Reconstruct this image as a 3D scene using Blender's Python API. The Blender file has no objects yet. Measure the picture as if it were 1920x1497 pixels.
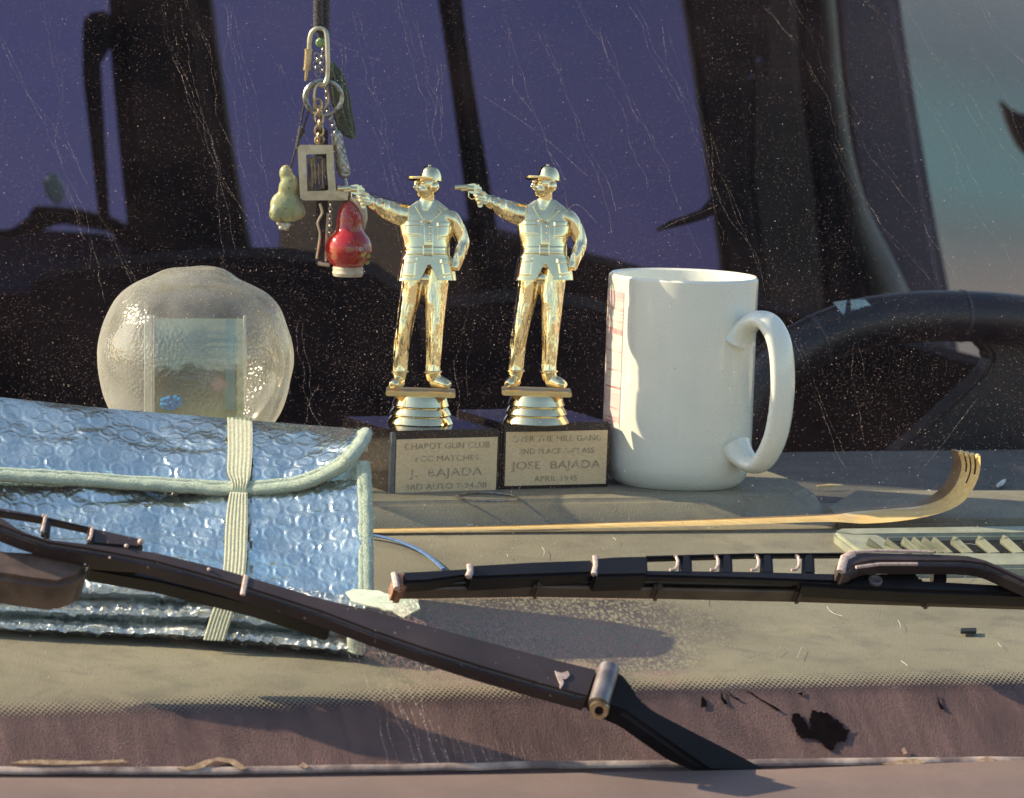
import bpy, bmesh, math, random
from mathutils import Vector, Matrix, noise
import numpy as np
R = math.radians
rnd = random.Random(7)
sc = bpy.context.scene
COL = sc.collection

# ------------------------------------------------------------------ camera
D = 2.5                       # metres from the camera to the trophies
PITCH, ROLL = R(6.5), R(2.0)
FPX = 3400 * D / math.cos(PITCH)          # focal length in photo pixels (photo is 1920 wide)
CAM = Vector((0, -D, D * math.tan(PITCH)))
fw = Vector((0, math.cos(PITCH), -math.sin(PITCH)))
up0 = Vector((0, math.sin(PITCH), math.cos(PITCH)))
rt0 = Vector((1, 0, 0))
rt = rt0 * math.cos(ROLL) + up0 * math.sin(ROLL)
up = up0 * math.cos(ROLL) - rt0 * math.sin(ROLL)
cd = bpy.data.cameras.new('camera')
cam = bpy.data.objects.new('camera', cd)
COL.objects.link(cam)
m = Matrix((rt, up, -fw)).transposed().to_4x4()
m.translation = CAM
cam.matrix_world = m
cd.sensor_width = 36
cd.lens = FPX / 1920 * 36
cd.clip_start, cd.clip_end = 0.05, 200
cd.dof.use_dof = True
cd.dof.focus_distance = 2.38
cd.dof.aperture_fstop = 26
sc.camera = cam

# ------------------------------------------------------------------ sky, sun, exposure
SAZ, SEL = R(95), R(32)       # sun: azimuth left of the camera side, elevation
to_sun = Vector((-math.sin(SAZ) * math.cos(SEL), -math.cos(SAZ) * math.cos(SEL), math.sin(SEL)))
w = bpy.data.worlds.new('World'); sc.world = w; w.use_nodes = True
nt = w.node_tree
sky = nt.nodes.new('ShaderNodeTexSky')
sky.sky_type = 'NISHITA'; sky.sun_disc = False
sky.sun_elevation = SEL
sky.sun_rotation = math.atan2(to_sun.x, to_sun.y)
sky.air_density = 1.2; sky.dust_density = 1.5
nt.links.new(sky.outputs[0], nt.nodes['Background'].inputs[0])
nt.nodes['Background'].inputs[1].default_value = 0.105
sl = bpy.data.lights.new('sun', 'SUN'); so = bpy.data.objects.new('sun', sl); COL.objects.link(so)
sl.energy = 5.0; sl.angle = R(0.5); sl.color = (1.0, 0.81, 0.55)
so.rotation_euler = to_sun.to_track_quat('Z', 'Y').to_euler()
so.location = to_sun * 6
vs = sc.view_settings
vs.view_transform = 'Standard'; vs.look = 'None'; vs.gamma = 1; vs.use_curve_mapping = False
sc.display_settings.display_device = 'sRGB'
vs.exposure = 1.1
sc.cycles.max_bounces = 12; sc.cycles.transparent_max_bounces = 24
sc.cycles.glossy_bounces = 6; sc.cycles.caustics_reflective = False; sc.cycles.caustics_refractive = False
sc.cycles.use_denoising = True
sc.cycles.sample_clamp_indirect = 6

# ------------------------------------------------------------------ pixel <-> world helpers (each point has its own real depth)
PSI = R(20)                   # the car is turned 20 degrees to the camera
cu = Vector((math.cos(PSI), math.sin(PSI), 0)); cw = Vector((-math.sin(PSI), math.cos(PSI), 0))
def ray(px, py):
    return fw + rt * ((px - 960) / FPX) - up * ((py - 748.5) / FPX)
def at(px, py, Y):
    d = ray(px, py); t = (Y - CAM.y) / d.y
    return CAM + d * t
def at_w(px, py, wv):
    d = ray(px, py); t = (wv - CAM.dot(cw)) / d.dot(cw)
    return CAM + d * t
def car(u, wv, z): return cu * u + cw * wv + Vector((0, 0, z))
# dashboard profile (height over car depth), read off the photo along its middle column
rows = [(850, .20), (880, .10), (990, -.075), (1060, -.15), (1180, -.25), (1290, -.36), (1330, -.385)]
prof = sorted((wv, at_w(960, py, wv).z) for py, wv in rows)
def dash_z(wv):
    if wv <= prof[0][0]: return prof[0][1]
    for (a, za), (b, zb) in zip(prof, prof[1:]):
        if wv <= b: return za + (zb - za) * (wv - a) / (b - a)
    return prof[-1][1]
def at_dash(px, py, h=0.0):
    d = ray(px, py); lo, hi = 1.8, 3.4
    for _ in range(60):
        t = (lo + hi) / 2; p = CAM + d * t
        if p.z > dash_z(p.dot(cw)) + h: lo = t
        else: hi = t
    return CAM + d * lo
# windshield plane
RAKE = R(38)
GB = at_w(960, 1440, -.42)
gn = -cw * math.sin(RAKE) + Vector((0, 0, 1)) * math.cos(RAKE)
gu = cu; gv = cw * math.cos(RAKE) + Vector((0, 0, 1)) * math.sin(RAKE)
def at_glass(px, py, h=0.0):
    d = ray(px, py); o = GB + gn * h
    return CAM + d * ((o - CAM).dot(gn) / d.dot(gn))
def gl(u, v, h=0.0): return GB + gu * u + gv * v + gn * h

# ------------------------------------------------------------------ object helpers
ORG = {}
def finish(o, label=None, cat=None, group=None, kind=None):
    if label: o['label'] = label
    if cat: o['category'] = cat
    if group: o['group'] = group
    if kind: o['kind'] = kind
    return o
def empty(name, loc, label, cat, group=None):
    o = bpy.data.objects.new(name, None); COL.objects.link(o)
    o.location = loc; o.empty_display_size = .02
    ORG[o.name] = Vector(loc)
    return finish(o, label, cat, group)
def link(name, bm, mats, parent=None, org=None, smooth=True, label=None, cat=None, group=None, kind=None, recalc=True):
    base = ORG[parent.name] if parent else Vector((0, 0, 0))
    if recalc: bmesh.ops.recalc_face_normals(bm, faces=bm.faces)
    if org is None:
        org = base
        if parent is None and len(bm.verts):
            org = Vector((sum(v.co.x for v in bm.verts), sum(v.co.y for v in bm.verts), 0)) / len(bm.verts)
            org.z = min(v.co.z for v in bm.verts)
    bmesh.ops.translate(bm, verts=bm.verts, vec=-org)
    me = bpy.data.meshes.new(name); bm.to_mesh(me); bm.free()
    for mm in (mats if isinstance(mats, (list, tuple)) else [mats]): me.materials.append(mm)
    if smooth:
        me.polygons.foreach_set('use_smooth', [True] * len(me.polygons))
    o = bpy.data.objects.new(name, me); COL.objects.link(o)
    if smooth:
        try: me.set_sharp_from_angle(angle=R(38))
        except Exception: pass
    if parent: o.parent = parent
    o.location = org - base
    ORG[o.name] = Vector(org)
    return finish(o, label, cat, group, kind)
def B(): return bmesh.new()
def merge(dst, src):
    me = bpy.data.meshes.new('tmp'); src.to_mesh(me); src.free(); dst.from_mesh(me); bpy.data.meshes.remove(me)
def prism(bm, front, back, bevel=0.0, seg=2, mi=0):
    b = B()
    f = [b.verts.new(p) for p in front]; k = [b.verts.new(p) for p in back]
    n = len(f)
    b.faces.new(f); b.faces.new(list(reversed(k)))
    for i in range(n): b.faces.new((f[i], k[i], k[(i + 1) % n], f[(i + 1) % n]))
    bmesh.ops.recalc_face_normals(b, faces=b.faces)
    if bevel: bmesh.ops.bevel(b, geom=list(b.edges), offset=bevel, segments=seg, affect='EDGES', clamp_overlap=True)
    for fa in b.faces: fa.material_index = mi
    merge(bm, b)
def poly_prism(bm, pts, vec, bevel=0.0, seg=2, mi=0):
    prism(bm, pts, [p + vec for p in pts], bevel, seg, mi)
def box(bm, c, ax, ay, az, bevel=0.0, seg=2):
    c = Vector(c)
    f = [c + ax * a + ay * b_ - az for a, b_ in ((-1, -1), (1, -1), (1, 1), (-1, 1))]
    poly_prism(bm, f, az * 2, bevel, seg)
def tube(bm, pts, rad, n=10, rb=None, ref=None, closed=False, cap=True, mi=0):
    """rad along the 'side' axis, rb along the ref axis (lists or numbers)"""
    pts = [Vector(p) for p in pts]; N = len(pts)
    if not hasattr(rad, '__len__'): rad = [rad] * N
    if rb is None: rb = rad
    if not hasattr(rb, '__len__'): rb = [rb] * N
    rings = []; pref = Vector(ref) if ref is not None else None
    for i in range(N):
        if closed: t = pts[(i + 1) % N] - pts[i - 1]
        else: t = pts[min(i + 1, N - 1)] - pts[max(i - 1, 0)]
        t.normalize()
        if pref is None:
            pref = t.orthogonal()
        nrm = pref - t * pref.dot(t)
        if nrm.length < 1e-6: nrm = t.orthogonal()
        nrm.normalize()
        if ref is None: pref = nrm
        s = t.cross(nrm)
        rings.append([bm.verts.new(pts[i] + s * (rad[i] * math.cos(2 * math.pi * k / n)) + nrm * (rb[i] * math.sin(2 * math.pi * k / n))) for k in range(n)])
    for i in range(N if closed else N - 1):
        a, b = rings[i], rings[(i + 1) % N]
        for k in range(n):
            bm.faces.new((a[k], a[(k + 1) % n], b[(k + 1) % n], b[k])).material_index = mi
    if not closed and cap:
        bm.faces.new(list(reversed(rings[0]))).material_index = mi; bm.faces.new(rings[-1]).material_index = mi
def catmull(pts, k=8):
    pts = [Vector(p) for p in pts]; out = []
    for i in range(len(pts) - 1):
        p0 = pts[max(i - 1, 0)]; p1 = pts[i]; p2 = pts[i + 1]; p3 = pts[min(i + 2, len(pts) - 1)]
        for j in range(k):
            t = j / k
            out.append(0.5 * ((2 * p1) + (p2 - p0) * t + (2 * p0 - 5 * p1 + 4 * p2 - p3) * t * t + (3 * p1 - p0 - 3 * p2 + p3) * t ** 3))
    out.append(pts[-1]); return out
def lerp_list(vals, n):
    out = []
    for i in range(n):
        x = i / (n - 1) * (len(vals) - 1); a = min(int(x), len(vals) - 2)
        out.append(vals[a] + (vals[a + 1] - vals[a]) * (x - a))
    return out
def lathe(bm, prof_, org, n=64, ax=Vector((0, 0, 1)), fn=None):
    q = ax.to_track_quat('Z', 'Y'); rings = []
    for r, z in prof_:
        if r < 1e-7:
            rings.append([bm.verts.new(Vector(org) + q @ Vector((0, 0, z)))]); continue
        rg = []
        for k in range(n):
            a = 2 * math.pi * k / n
            p = Vector((r * math.cos(a), r * math.sin(a), z))
            if fn: p = fn(p)
            rg.append(bm.verts.new(Vector(org) + q @ p))
        rings.append(rg)
    for a, b in zip(rings, rings[1:]):
        for k in range(n):
            if len(a) == 1 and len(b) == 1: continue
            if len(a) == 1: bm.faces.new((a[0], b[k], b[(k + 1) % n]))
            elif len(b) == 1: bm.faces.new((a[k], b[0], a[(k + 1) % n]))
            else: bm.faces.new((a[k], a[(k + 1) % n], b[(k + 1) % n], b[k]))
def ell(bm, c, rx, ry, rz, rot=None, n=20, m_=12):
    M = rot.to_matrix() if rot else Matrix.Identity(3)
    c = Vector(c); rings = []
    for j in range(m_ + 1):
        th = math.pi * j / m_
        if j in (0, m_): rings.append([bm.verts.new(c + M @ Vector((0, 0, rz * math.cos(th))))])
        else: rings.append([bm.verts.new(c + M @ Vector((rx * math.sin(th) * math.cos(2 * math.pi * k / n), ry * math.sin(th) * math.sin(2 * math.pi * k / n), rz * math.cos(th)))) for k in range(n)])
    for a, b in zip(rings, rings[1:]):
        for k in range(n):
            if len(a) == 1: bm.faces.new((a[0], b[k], b[(k + 1) % n]))
            elif len(b) == 1: bm.faces.new((a[k], b[0], a[(k + 1) % n]))
            else: bm.faces.new((a[k], b[k], b[(k + 1) % n], a[(k + 1) % n]))
def grid(bm, fn, nu, nv, mi=0):
    vs_ = [[bm.verts.new(fn(i / nu, j / nv)) for i in range(nu + 1)] for j in range(nv + 1)]
    for j in range(nv):
        for i in range(nu):
            bm.faces.new((vs_[j][i], vs_[j][i + 1], vs_[j + 1][i + 1], vs_[j + 1][i])).material_index = mi
    return vs_
def interp(xs, ys, x):
    if x <= xs[0]: return ys[0]
    for i in range(len(xs) - 1):
        if x <= xs[i + 1]: return ys[i] + (ys[i + 1] - ys[i]) * (x - xs[i]) / (xs[i + 1] - xs[i])
    return ys[-1]
def sm(x): x = max(0, min(1, x)); return x * x * (3 - 2 * x)

# ------------------------------------------------------------------ materials
class N:
    """small node helper"""
    def __init__(s, name):
        s.m = bpy.data.materials.new(name); s.m.use_nodes = True; s.t = s.m.node_tree
        s.p = s.t.nodes['Principled BSDF']; s.out = s.t.nodes['Material Output']
        s.tc = s.t.nodes.new('ShaderNodeTexCoord')
    def n(s, ty, **kw):
        nd = s.t.nodes.new('ShaderNode' + ty)
        for k, v in kw.items(): setattr(nd, k, v)
        return nd
    def l(s, a, b): s.t.links.new(a, b)
    def noise(s, scale, detail=4, rough=.55, vec=None, stretch=None, dist=0):
        nd = s.n('TexNoise'); nd.inputs['Scale'].default_value = scale; nd.inputs['Detail'].default_value = detail
        nd.inputs['Roughness'].default_value = rough; nd.inputs['Distortion'].default_value = dist
        v = vec or s.tc.outputs['Object']
        if stretch:
            mp = s.n('Mapping'); mp.inputs['Scale'].default_value = stretch; s.l(v, mp.inputs[0]); v = mp.outputs[0]
        s.l(v, nd.inputs['Vector']); return nd.outputs[0]
    def ramp(s, fac, stops):
        r = s.n('ValToRGB'); e = r.color_ramp.elements
        while len(e) < len(stops): e.new(.5)
        for i, (p, c) in enumerate(stops):
            e[i].position = p; e[i].color = (c, c, c, 1) if not hasattr(c, '__len__') else (*c, 1)
        s.l(fac, r.inputs[0]); return r.outputs[0]
    def math(s, op, a, b=None):
        nd = s.n('Math', operation=op)
        for i, v in enumerate((a, b)):
            if v is None: continue
            if hasattr(v, 'links') or hasattr(v, 'is_linked'): s.l(v, nd.inputs[i])
            else: nd.inputs[i].default_value = v
        return nd.outputs[0]
    def mix(s, fac, a, b):
        nd = s.n('Mix', data_type='RGBA')
        for i, v in ((0, fac), (6, a), (7, b)):
            if hasattr(v, 'is_linked'): s.l(v, nd.inputs[i])
            else: nd.inputs[i].default_value = v if i == 0 else (*v, 1)
        return nd.outputs[2]
    def bump(s, h, strength=.3, dist=.001, normal=None):
        b = s.n('Bump'); b.inputs['Strength'].default_value = strength; b.inputs['Distance'].default_value = dist
        s.l(h, b.inputs['Height'])
        if normal is not None: s.l(normal, b.inputs['Normal'])
        return b.outputs[0]
    def set(s, color=None, rough=None, metal=None, normal=None, **kw):
        for k, v in (('Base Color', color), ('Roughness', rough), ('Metallic', metal), ('Normal', normal)):
            if v is None: continue
            if hasattr(v, 'is_linked'): s.l(v, s.p.inputs[k])
            else: s.p.inputs[k].default_value = (*v, 1) if hasattr(v, '__len__') else v
        for k, v in kw.items(): s.p.inputs[k.replace('_', ' ')].default_value = v
        return s
def simple(name, c1, c2=None, rough=.6, metal=0, nscale=200, bump=.3, bdist=.0005, bscale=None, contrast=(.35, .65), **kw):
    k = N(name); c2 = c2 or tuple(x * .75 for x in c1)
    f = k.ramp(k.noise(nscale, 5), [(contrast[0], 0.0), (contrast[1], 1.0)])
    k.set(color=k.mix(f, c2, c1), rough=rough, metal=metal, **kw)
    if bump: k.set(normal=k.bump(k.noise(bscale or nscale * 3, 4), bump, bdist))
    return k.m

M = {}
def make_gold():
    k = N('gold_plate')
    k.set(color=(.98, .83, .50), metal=1, rough=k.ramp(k.noise(260, 4), [(.3, .05), (.7, .12)]))
    b1 = k.bump(k.noise(420, 3), .15, .0003)
    k.set(normal=k.bump(k.noise(90, 2, stretch=(1, 1, .5)), .3, .0009, b1)); return k.m
M['gold'] = make_gold()
def make_gold_fold():
    k = N('gold_cloth_folds')
    k.set(color=(.97, .81, .50), metal=1, rough=k.ramp(k.noise(300, 4), [(.3, .05), (.7, .14)]))
    b1 = k.bump(k.noise(330, 2, stretch=(1.2, 1.2, .22), dist=1.0), .5, .0017)
    k.set(normal=k.bump(k.noise(130, 1, stretch=(1, 1, .22), dist=.7), 1.0, .0042, b1)); return k.m
M['goldf'] = make_gold_fold()
def make_gplate():
    k = N('dull_gold_plate'); k.set(color=(.85, .62, .30), metal=1, rough=.38); k.set(normal=k.bump(k.noise(300, 3), .3, .0006)); return k.m
M['goldplate'] = make_gplate()
def make_marble():
    k = N('black_marble')
    v = k.n('TexVoronoi', feature='DISTANCE_TO_EDGE'); v.inputs['Scale'].default_value = 130
    wv = k.n('Vectormath') if False else None
    nz = k.noise(90, 4); mp = k.n('VectorMath', operation='MULTIPLY_ADD')
    k.l(k.tc.outputs['Object'], mp.inputs[0]); mp.inputs[1].default_value = (1, 1, 1)
    cmb = k.n('CombineXYZ'); s = k.math('MULTIPLY', nz, .02); k.l(s, cmb.inputs[0]); k.l(s, cmb.inputs[1]); k.l(s, cmb.inputs[2])
    k.l(cmb.outputs[0], mp.inputs[2]); k.l(mp.outputs[0], v.inputs['Vector'])
    vein = k.ramp(v.outputs['Distance'], [(0, 1.0), (.035, 0.0)])
    vein = k.math('MULTIPLY', vein, k.ramp(k.noise(60, 3), [(.45, 0.0), (.65, .9)]))
    sp = k.ramp(k.noise(900, 2), [(.6, 0.0), (.75, .35)])
    k.set(color=k.mix(k.math('MAXIMUM', vein, sp), (.012, .010, .011), (.13, .10, .095)), rough=.1); return k.m
M['marble'] = make_marble()
M['edge'] = simple('grey_marble_edge', (.16, .18, .18), (.09, .1, .1), .5)  # chamfer strip, paler grey than the block
def make_brass():
    k = N('brushed_brass')
    nz = k.noise(900, 4, stretch=(.06, 1, 1.2))
    k.set(color=k.mix(k.ramp(nz, [(.3, 0.0), (.7, 1.0)]), (.80, .56, .31), (.95, .70, .42)), metal=.15, rough=.5)
    k.set(normal=k.bump(nz, .1, .0002)); return k.m
M['brass'] = make_brass()
M['engrave'] = simple('engraved_letters', (.95, .86, .70), (.40, .30, .19), .45, .1, nscale=330, bump=0, contrast=(.50, .72))
def make_mug():
    k = N('white_glazed_ceramic')
    spots = k.ramp(k.noise(140, 3), [(.72, 0.0), (.76, .5)])
    spots = k.math('MULTIPLY', spots, k.ramp(k.noise(30, 2), [(.5, 0.0), (.62, 1.0)]))
    wash = k.ramp(k.noise(25, 4), [(.35, 0.0), (.75, .35)])
    c = k.mix(wash, (.89, .88, .79), (.79, .77, .66))
    k.set(color=k.mix(spots, c, (.25, .17, .08)), rough=.12, Coat_Weight=.3); return k.m
M['mug'] = make_mug()
def make_print():
    k = N('faded_red_print')
    sep = k.n('SeparateXYZ'); k.l(k.tc.outputs['Object'], sep.inputs[0])
    ln = k.ramp(k.noise(1, 3, stretch=(20, 20, 420)), [(.56, 0.0), (.62, 1.0)])
    ln = k.math('MULTIPLY', ln, k.ramp(k.noise(120, 2), [(.35, .2), (.6, 1.0)]))
    c = k.mix(ln, (.85, .78, .72), (.62, .22, .22))
    f = k.math('MULTIPLY', k.ramp(k.noise(1, 2, stretch=(12, 12, 45)), [(.5, 0.0), (.66, 1.0)]), .75)
    k.set(color=k.mix(f, c, (.66, .38, .44)), rough=.2); return k.m
M['print'] = make_print()
def make_dash():
    k = N('dusty_grey_vinyl')
    v = k.n('TexVoronoi'); v.inputs['Scale'].default_value = 1200; k.l(k.tc.outputs['Object'], v.inputs['Vector'])
    big = k.ramp(k.noise(9, 7), [(.3, 0.0), (.7, 1.0)])
    c = k.mix(big, (.205, .185, .132), (.30, .27, .19))
    g = k.ramp(k.noise(1100, 2), [(.3, 0.0), (.7, 1.0)])
    c = k.mix(g, k.mix(.28, c, (.10, .09, .07)), c)
    c = k.mix(k.ramp(k.noise(45, 6, dist=.6), [(.48, 0.0), (.70, .55)]), c, (.12, .11, .085))
    dust = k.ramp(k.noise(1500, 1), [(.70, 0.0), (.78, .8)])
    k.set(color=k.mix(dust, c, (.6, .56, .46)), rough=.62)
    k.set(normal=k.bump(k.noise(60, 4), .15, .002, k.bump(v.outputs['Distance'], .32, .0005))); return k.m
M['dash'] = make_dash()
M['vent'] = simple('grey_green_plastic', (.33, .34, .25), (.24, .25, .19), .5, nscale=90, bump=.15)
M['void'] = simple('vent_recess_shade', (.014, .018, .02), rough=.9, bump=0, Specular_IOR_Level=.1)
def make_wiper():
    k = N('weathered_black_plastic')
    big = k.ramp(k.noise(35, 5), [(.3, 0.0), (.7, 1.0)])
    c = k.mix(big, (.028, .020, .021), (.052, .038, .038))
    chip = k.ramp(k.noise(420, 3), [(.70, 0.0), (.74, .8)])
    c = k.mix(chip, c, (.5, .42, .38))
    k.set(color=c, rough=.42); k.set(normal=k.bump(k.noise(900, 3), .2, .0003)); return k.m
M['wiper'] = make_wiper()
M['wiper_dark'] = simple('scuffed_black_metal', (.012, .010, .011), (.007, .006, .007), .35, nscale=60, bump=.3)
M['chip'] = simple('pale_chip_and_sunlit_edge', (.55, .45, .40), (.35, .25, .22), .5, nscale=500)  # paint chips, and the pale colour painting sun on wiper edges
M['rust'] = simple('rusty_end', (.30, .13, .07), (.12, .06, .04), .45, nscale=300)
M['rubber'] = simple('brown_wiper_rubber', (.12, .085, .06), (.07, .05, .038), .5, nscale=60)
M['steel'] = simple('worn_steel', (.30, .27, .26), (.16, .14, .14), .42, .8, nscale=120, bump=.2)
def make_cowl():
    k = N('faded_plum_cowl_plastic')
    big = k.ramp(k.noise(16, 6), [(.3, 0.0), (.7, 1.0)])
    c = k.mix(big, (.115, .086, .080), (.17, .126, .114))
    fine = k.ramp(k.noise(300, 4), [(.35, 0.0), (.65, .35)])
    k.set(color=k.mix(fine, c, (.11, .08, .075)), rough=.6); k.set(normal=k.bump(k.noise(1200, 3), .2, .0003)); return k.m
M['cowl'] = make_cowl()
M['seal'] = simple('cracked_dusty_seal', (.46, .36, .30), (.15, .11, .105), .8, nscale=45, bump=.5, bdist=.001, contrast=(.40, .62))
def make_foil():
    k = N('silver_bubble_foil')
    k.set(color=(.72, .83, .83), metal=.95, rough=k.ramp(k.noise(220, 4), [(.3, .16), (.7, .32)]))
    b1 = k.bump(k.noise(380, 4, dist=1.2), .35, .0005)
    k.set(normal=k.bump(k.noise(110, 3, dist=.8), .5, .0014, b1)); return k.m
M['foil'] = make_foil()
def make_crinkle():
    k = N('crinkled_foil_edge')
    k.set(color=(.78, .82, .82), metal=1, rough=.17)
    b1 = k.bump(k.noise(330, 5, dist=2), .9, .002)
    k.set(normal=k.bump(k.noise(120, 3, dist=1.5), .7, .003, b1)); return k.m
M['crinkle'] = make_crinkle()
def fuzzy(name, c1, c2):
    k = N(name)
    k.set(color=k.mix(k.ramp(k.noise(900, 5), [(.3, 0.0), (.7, 1.0)]), c2, c1), rough=.95, Sheen_Weight=.4)
    k.set(normal=k.bump(k.noise(1500, 5), .9, .0012)); return k.m
M['felt'] = fuzzy('pale_green_felt_binding', (.56, .66, .54), (.40, .49, .41))
def make_elastic():
    k = N('cream_ribbed_elastic')
    uv = k.n('UVMap') if False else None
    k.set(color=k.mix(k.ramp(k.noise(700, 4), [(.3, 0.0), (.7, 1.0)]), (.46, .46, .33), (.66, .66, .5)), rough=.9)
    k.set(normal=k.bump(k.noise(2200, 3), .6, .0005)); return k.m
M['elastic'] = make_elastic()
M['stitch'] = simple('elastic_grooves', (.30, .30, .20), rough=.9)
def make_bamboo():
    k = N('varnished_bamboo')
    f = k.noise(500, 4, stretch=(.05, 1, 1))
    k.set(color=k.mix(k.ramp(f, [(.35, 0.0), (.65, 1.0)]), (.74, .47, .17), (.90, .64, .28)), rough=.3, Coat_Weight=.3); return k.m
M['bamboo'] = make_bamboo()
M['bamboo_side'] = simple('brown_bamboo_edge', (.24, .14, .06), (.17, .10, .045), .4, nscale=150)  # edge faces, browner than the broad face
M['slit'] = simple('dark_slit', (.06, .03, .012), rough=.8, bump=0)
M['blackplastic'] = simple('black_trim', (.008, .007, .008), (.005, .0045, .005), .65, nscale=30, Specular_IOR_Level=.15)
M['browntrim'] = simple('dark_brown_trim', (.040, .032, .028), (.028, .022, .02), .6, nscale=30, Specular_IOR_Level=.2)
M['paletrim'] = simple('pale_grey_trim', (.11, .105, .09), (.07, .066, .06), .5, nscale=20)
M['darkfab'] = simple('charcoal_seat_fabric', (.008, .007, .008), (.004, .004, .005), .95, nscale=120, bump=.4, Specular_IOR_Level=.08)
M['mauveglass'] = simple('mauve_glass_reflection', (.07, .06, .085), (.05, .045, .07), .6, nscale=12)
M['wheel'] = simple('steering_wheel_vinyl', (.009, .010, .014), (.006, .006, .009), .42, nscale=80, bump=.3)
def make_tape():
    k = N('teal_patterned_tape')
    v = k.n('TexVoronoi'); v.inputs['Scale'].default_value = 240; k.l(k.tc.outputs['Object'], v.inputs['Vector'])
    c = k.ramp(v.outputs['Distance'], [(.15, (.06, .05, .04)), (.3, (.38, .44, .40)), (.6, (.22, .33, .34))])
    k.set(color=c, rough=.4); return k.m
M['tape'] = make_tape()
def make_bluewall():
    k = N('violet_blue_paint')
    k.set(color=k.mix(k.ramp(k.noise(.6, 3), [(.3, 0.0), (.7, 1.0)]), (.058, .062, .20), (.074, .075, .235)), rough=.6); return k.m
M['bluewall'] = make_bluewall()
def make_teal():
    k = N('teal_and_grey_wall')
    sep = k.n('SeparateXYZ'); k.l(k.tc.outputs['Object'], sep.inputs[0])
    z = k.math('ADD', k.math('MULTIPLY', k.math('SUBTRACT', sep.outputs[2], .75), 1.54), k.math('MULTIPLY', k.math('SUBTRACT', k.noise(1.6, 2), .5), .35))
    c = k.ramp(z, [(.06, (.33, .30, .28)), (.15, (.30, .28, .27)), (.26, (.20, .25, .26)), (.38, (.17, .30, .32)), (.56, (.16, .28, .30)), (.72, (.17, .22, .25)), (.92, (.25, .28, .31))])
    k.set(color=c, rough=.7); return k.m
M['teal'] = make_teal()
M['ground'] = simple('pale_asphalt', (.30, .26, .20), (.22, .19, .15), .9, nscale=3, bump=.2, bdist=.01)
def jade(name, c1, c2, spots):
    k = N(name); f = k.ramp(k.noise(120, 4), [(.3, 0.0), (.7, 1.0)])
    s = k.ramp(k.noise(500, 3), [(.60, 0.0), (.70, spots)])
    k.set(color=k.mix(s, k.mix(f, c2, c1), (.08, .06, .03)), rough=.25, Subsurface_Weight=.35, Subsurface_Scale=.004)
    k.set(normal=k.bump(k.noise(220, 3), .4, .001)); return k.m
M['jade'] = jade('yellow_green_stone', (.46, .44, .22), (.28, .33, .18), .85)
M['bead'] = jade('pale_jade', (.32, .48, .20), (.22, .38, .14), 0)
M['leaf'] = jade('dark_green_stone', (.035, .09, .05), (.012, .02, .015), .5)
M['cord'] = fuzzy('black_braided_cord', (.03, .028, .035), (.01, .01, .012))
M['brasswire'] = simple('tarnished_metal', (.58, .46, .30), (.30, .22, .14), .28, .9, nscale=220, bump=.2)
M['palemetal'] = simple('worn_pale_metal', (.62, .56, .42), (.45, .40, .30), .36, .65, nscale=160, bump=.15)
M['silver'] = simple('tarnished_silver', (.5, .5, .47), (.18, .17, .15), .3, .9, nscale=350, bump=.3)
def make_pglass():
    k = N('blue_cut_glass')
    f = k.ramp(k.noise(260, 4, stretch=(1, 1, .5)), [(.45, 0.0), (.6, 1.0)])
    k.set(color=k.mix(f, (.02, .022, .06), (.22, .17, .10)), rough=.08); return k.m
M['pglass'] = make_pglass()
def make_gourd():
    k = N('chipped_red_enamel')
    s = k.ramp(k.noise(150, 5), [(.55, 0.0), (.62, .7)])
    c = k.mix(s, (.40, .012, .012), (.42, .16, .08))
    t = k.ramp(k.noise(220, 4), [(.66, 0.0), (.70, 1.0)])
    k.set(color=k.mix(t, c, (.09, .02, .015)), rough=.14, Coat_Weight=.5); return k.m
M['gourd'] = make_gourd()
M['cream'] = simple('cream_enamel', (.72, .66, .52), (.5, .42, .32), .35, nscale=200)
M['flower'] = simple('yellow_green_flower_paint', (.55, .42, .08), (.2, .3, .08), .3, nscale=300)
M['flower2'] = simple('grey_violet_flower_paint', (.3, .26, .4), (.5, .3, .25), .3, nscale=300)
M['dirt'] = simple('brown_debris', (.45, .32, .2), (.25, .16, .1), .9, nscale=400)
M['white'] = simple('white_chip', (.72, .76, .74), (.5, .55, .54), .7, nscale=300)
M['paper'] = simple('torn_pale_paper', (.68, .74, .62), (.52, .6, .5), .9, nscale=160, bump=.3)
M['bluecord'] = simple('blue_elastic', (.13, .22, .42), (.09, .16, .32), .95, nscale=300, Specular_IOR_Level=.05)
M['ink'] = simple('black_clip', (.008, .008, .008), rough=.6)
M['flake'] = simple('black_bare_patch', (.006, .004, .005), (.003, .002, .003), .9, nscale=200, bump=.2, Specular_IOR_Level=.05)

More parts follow.
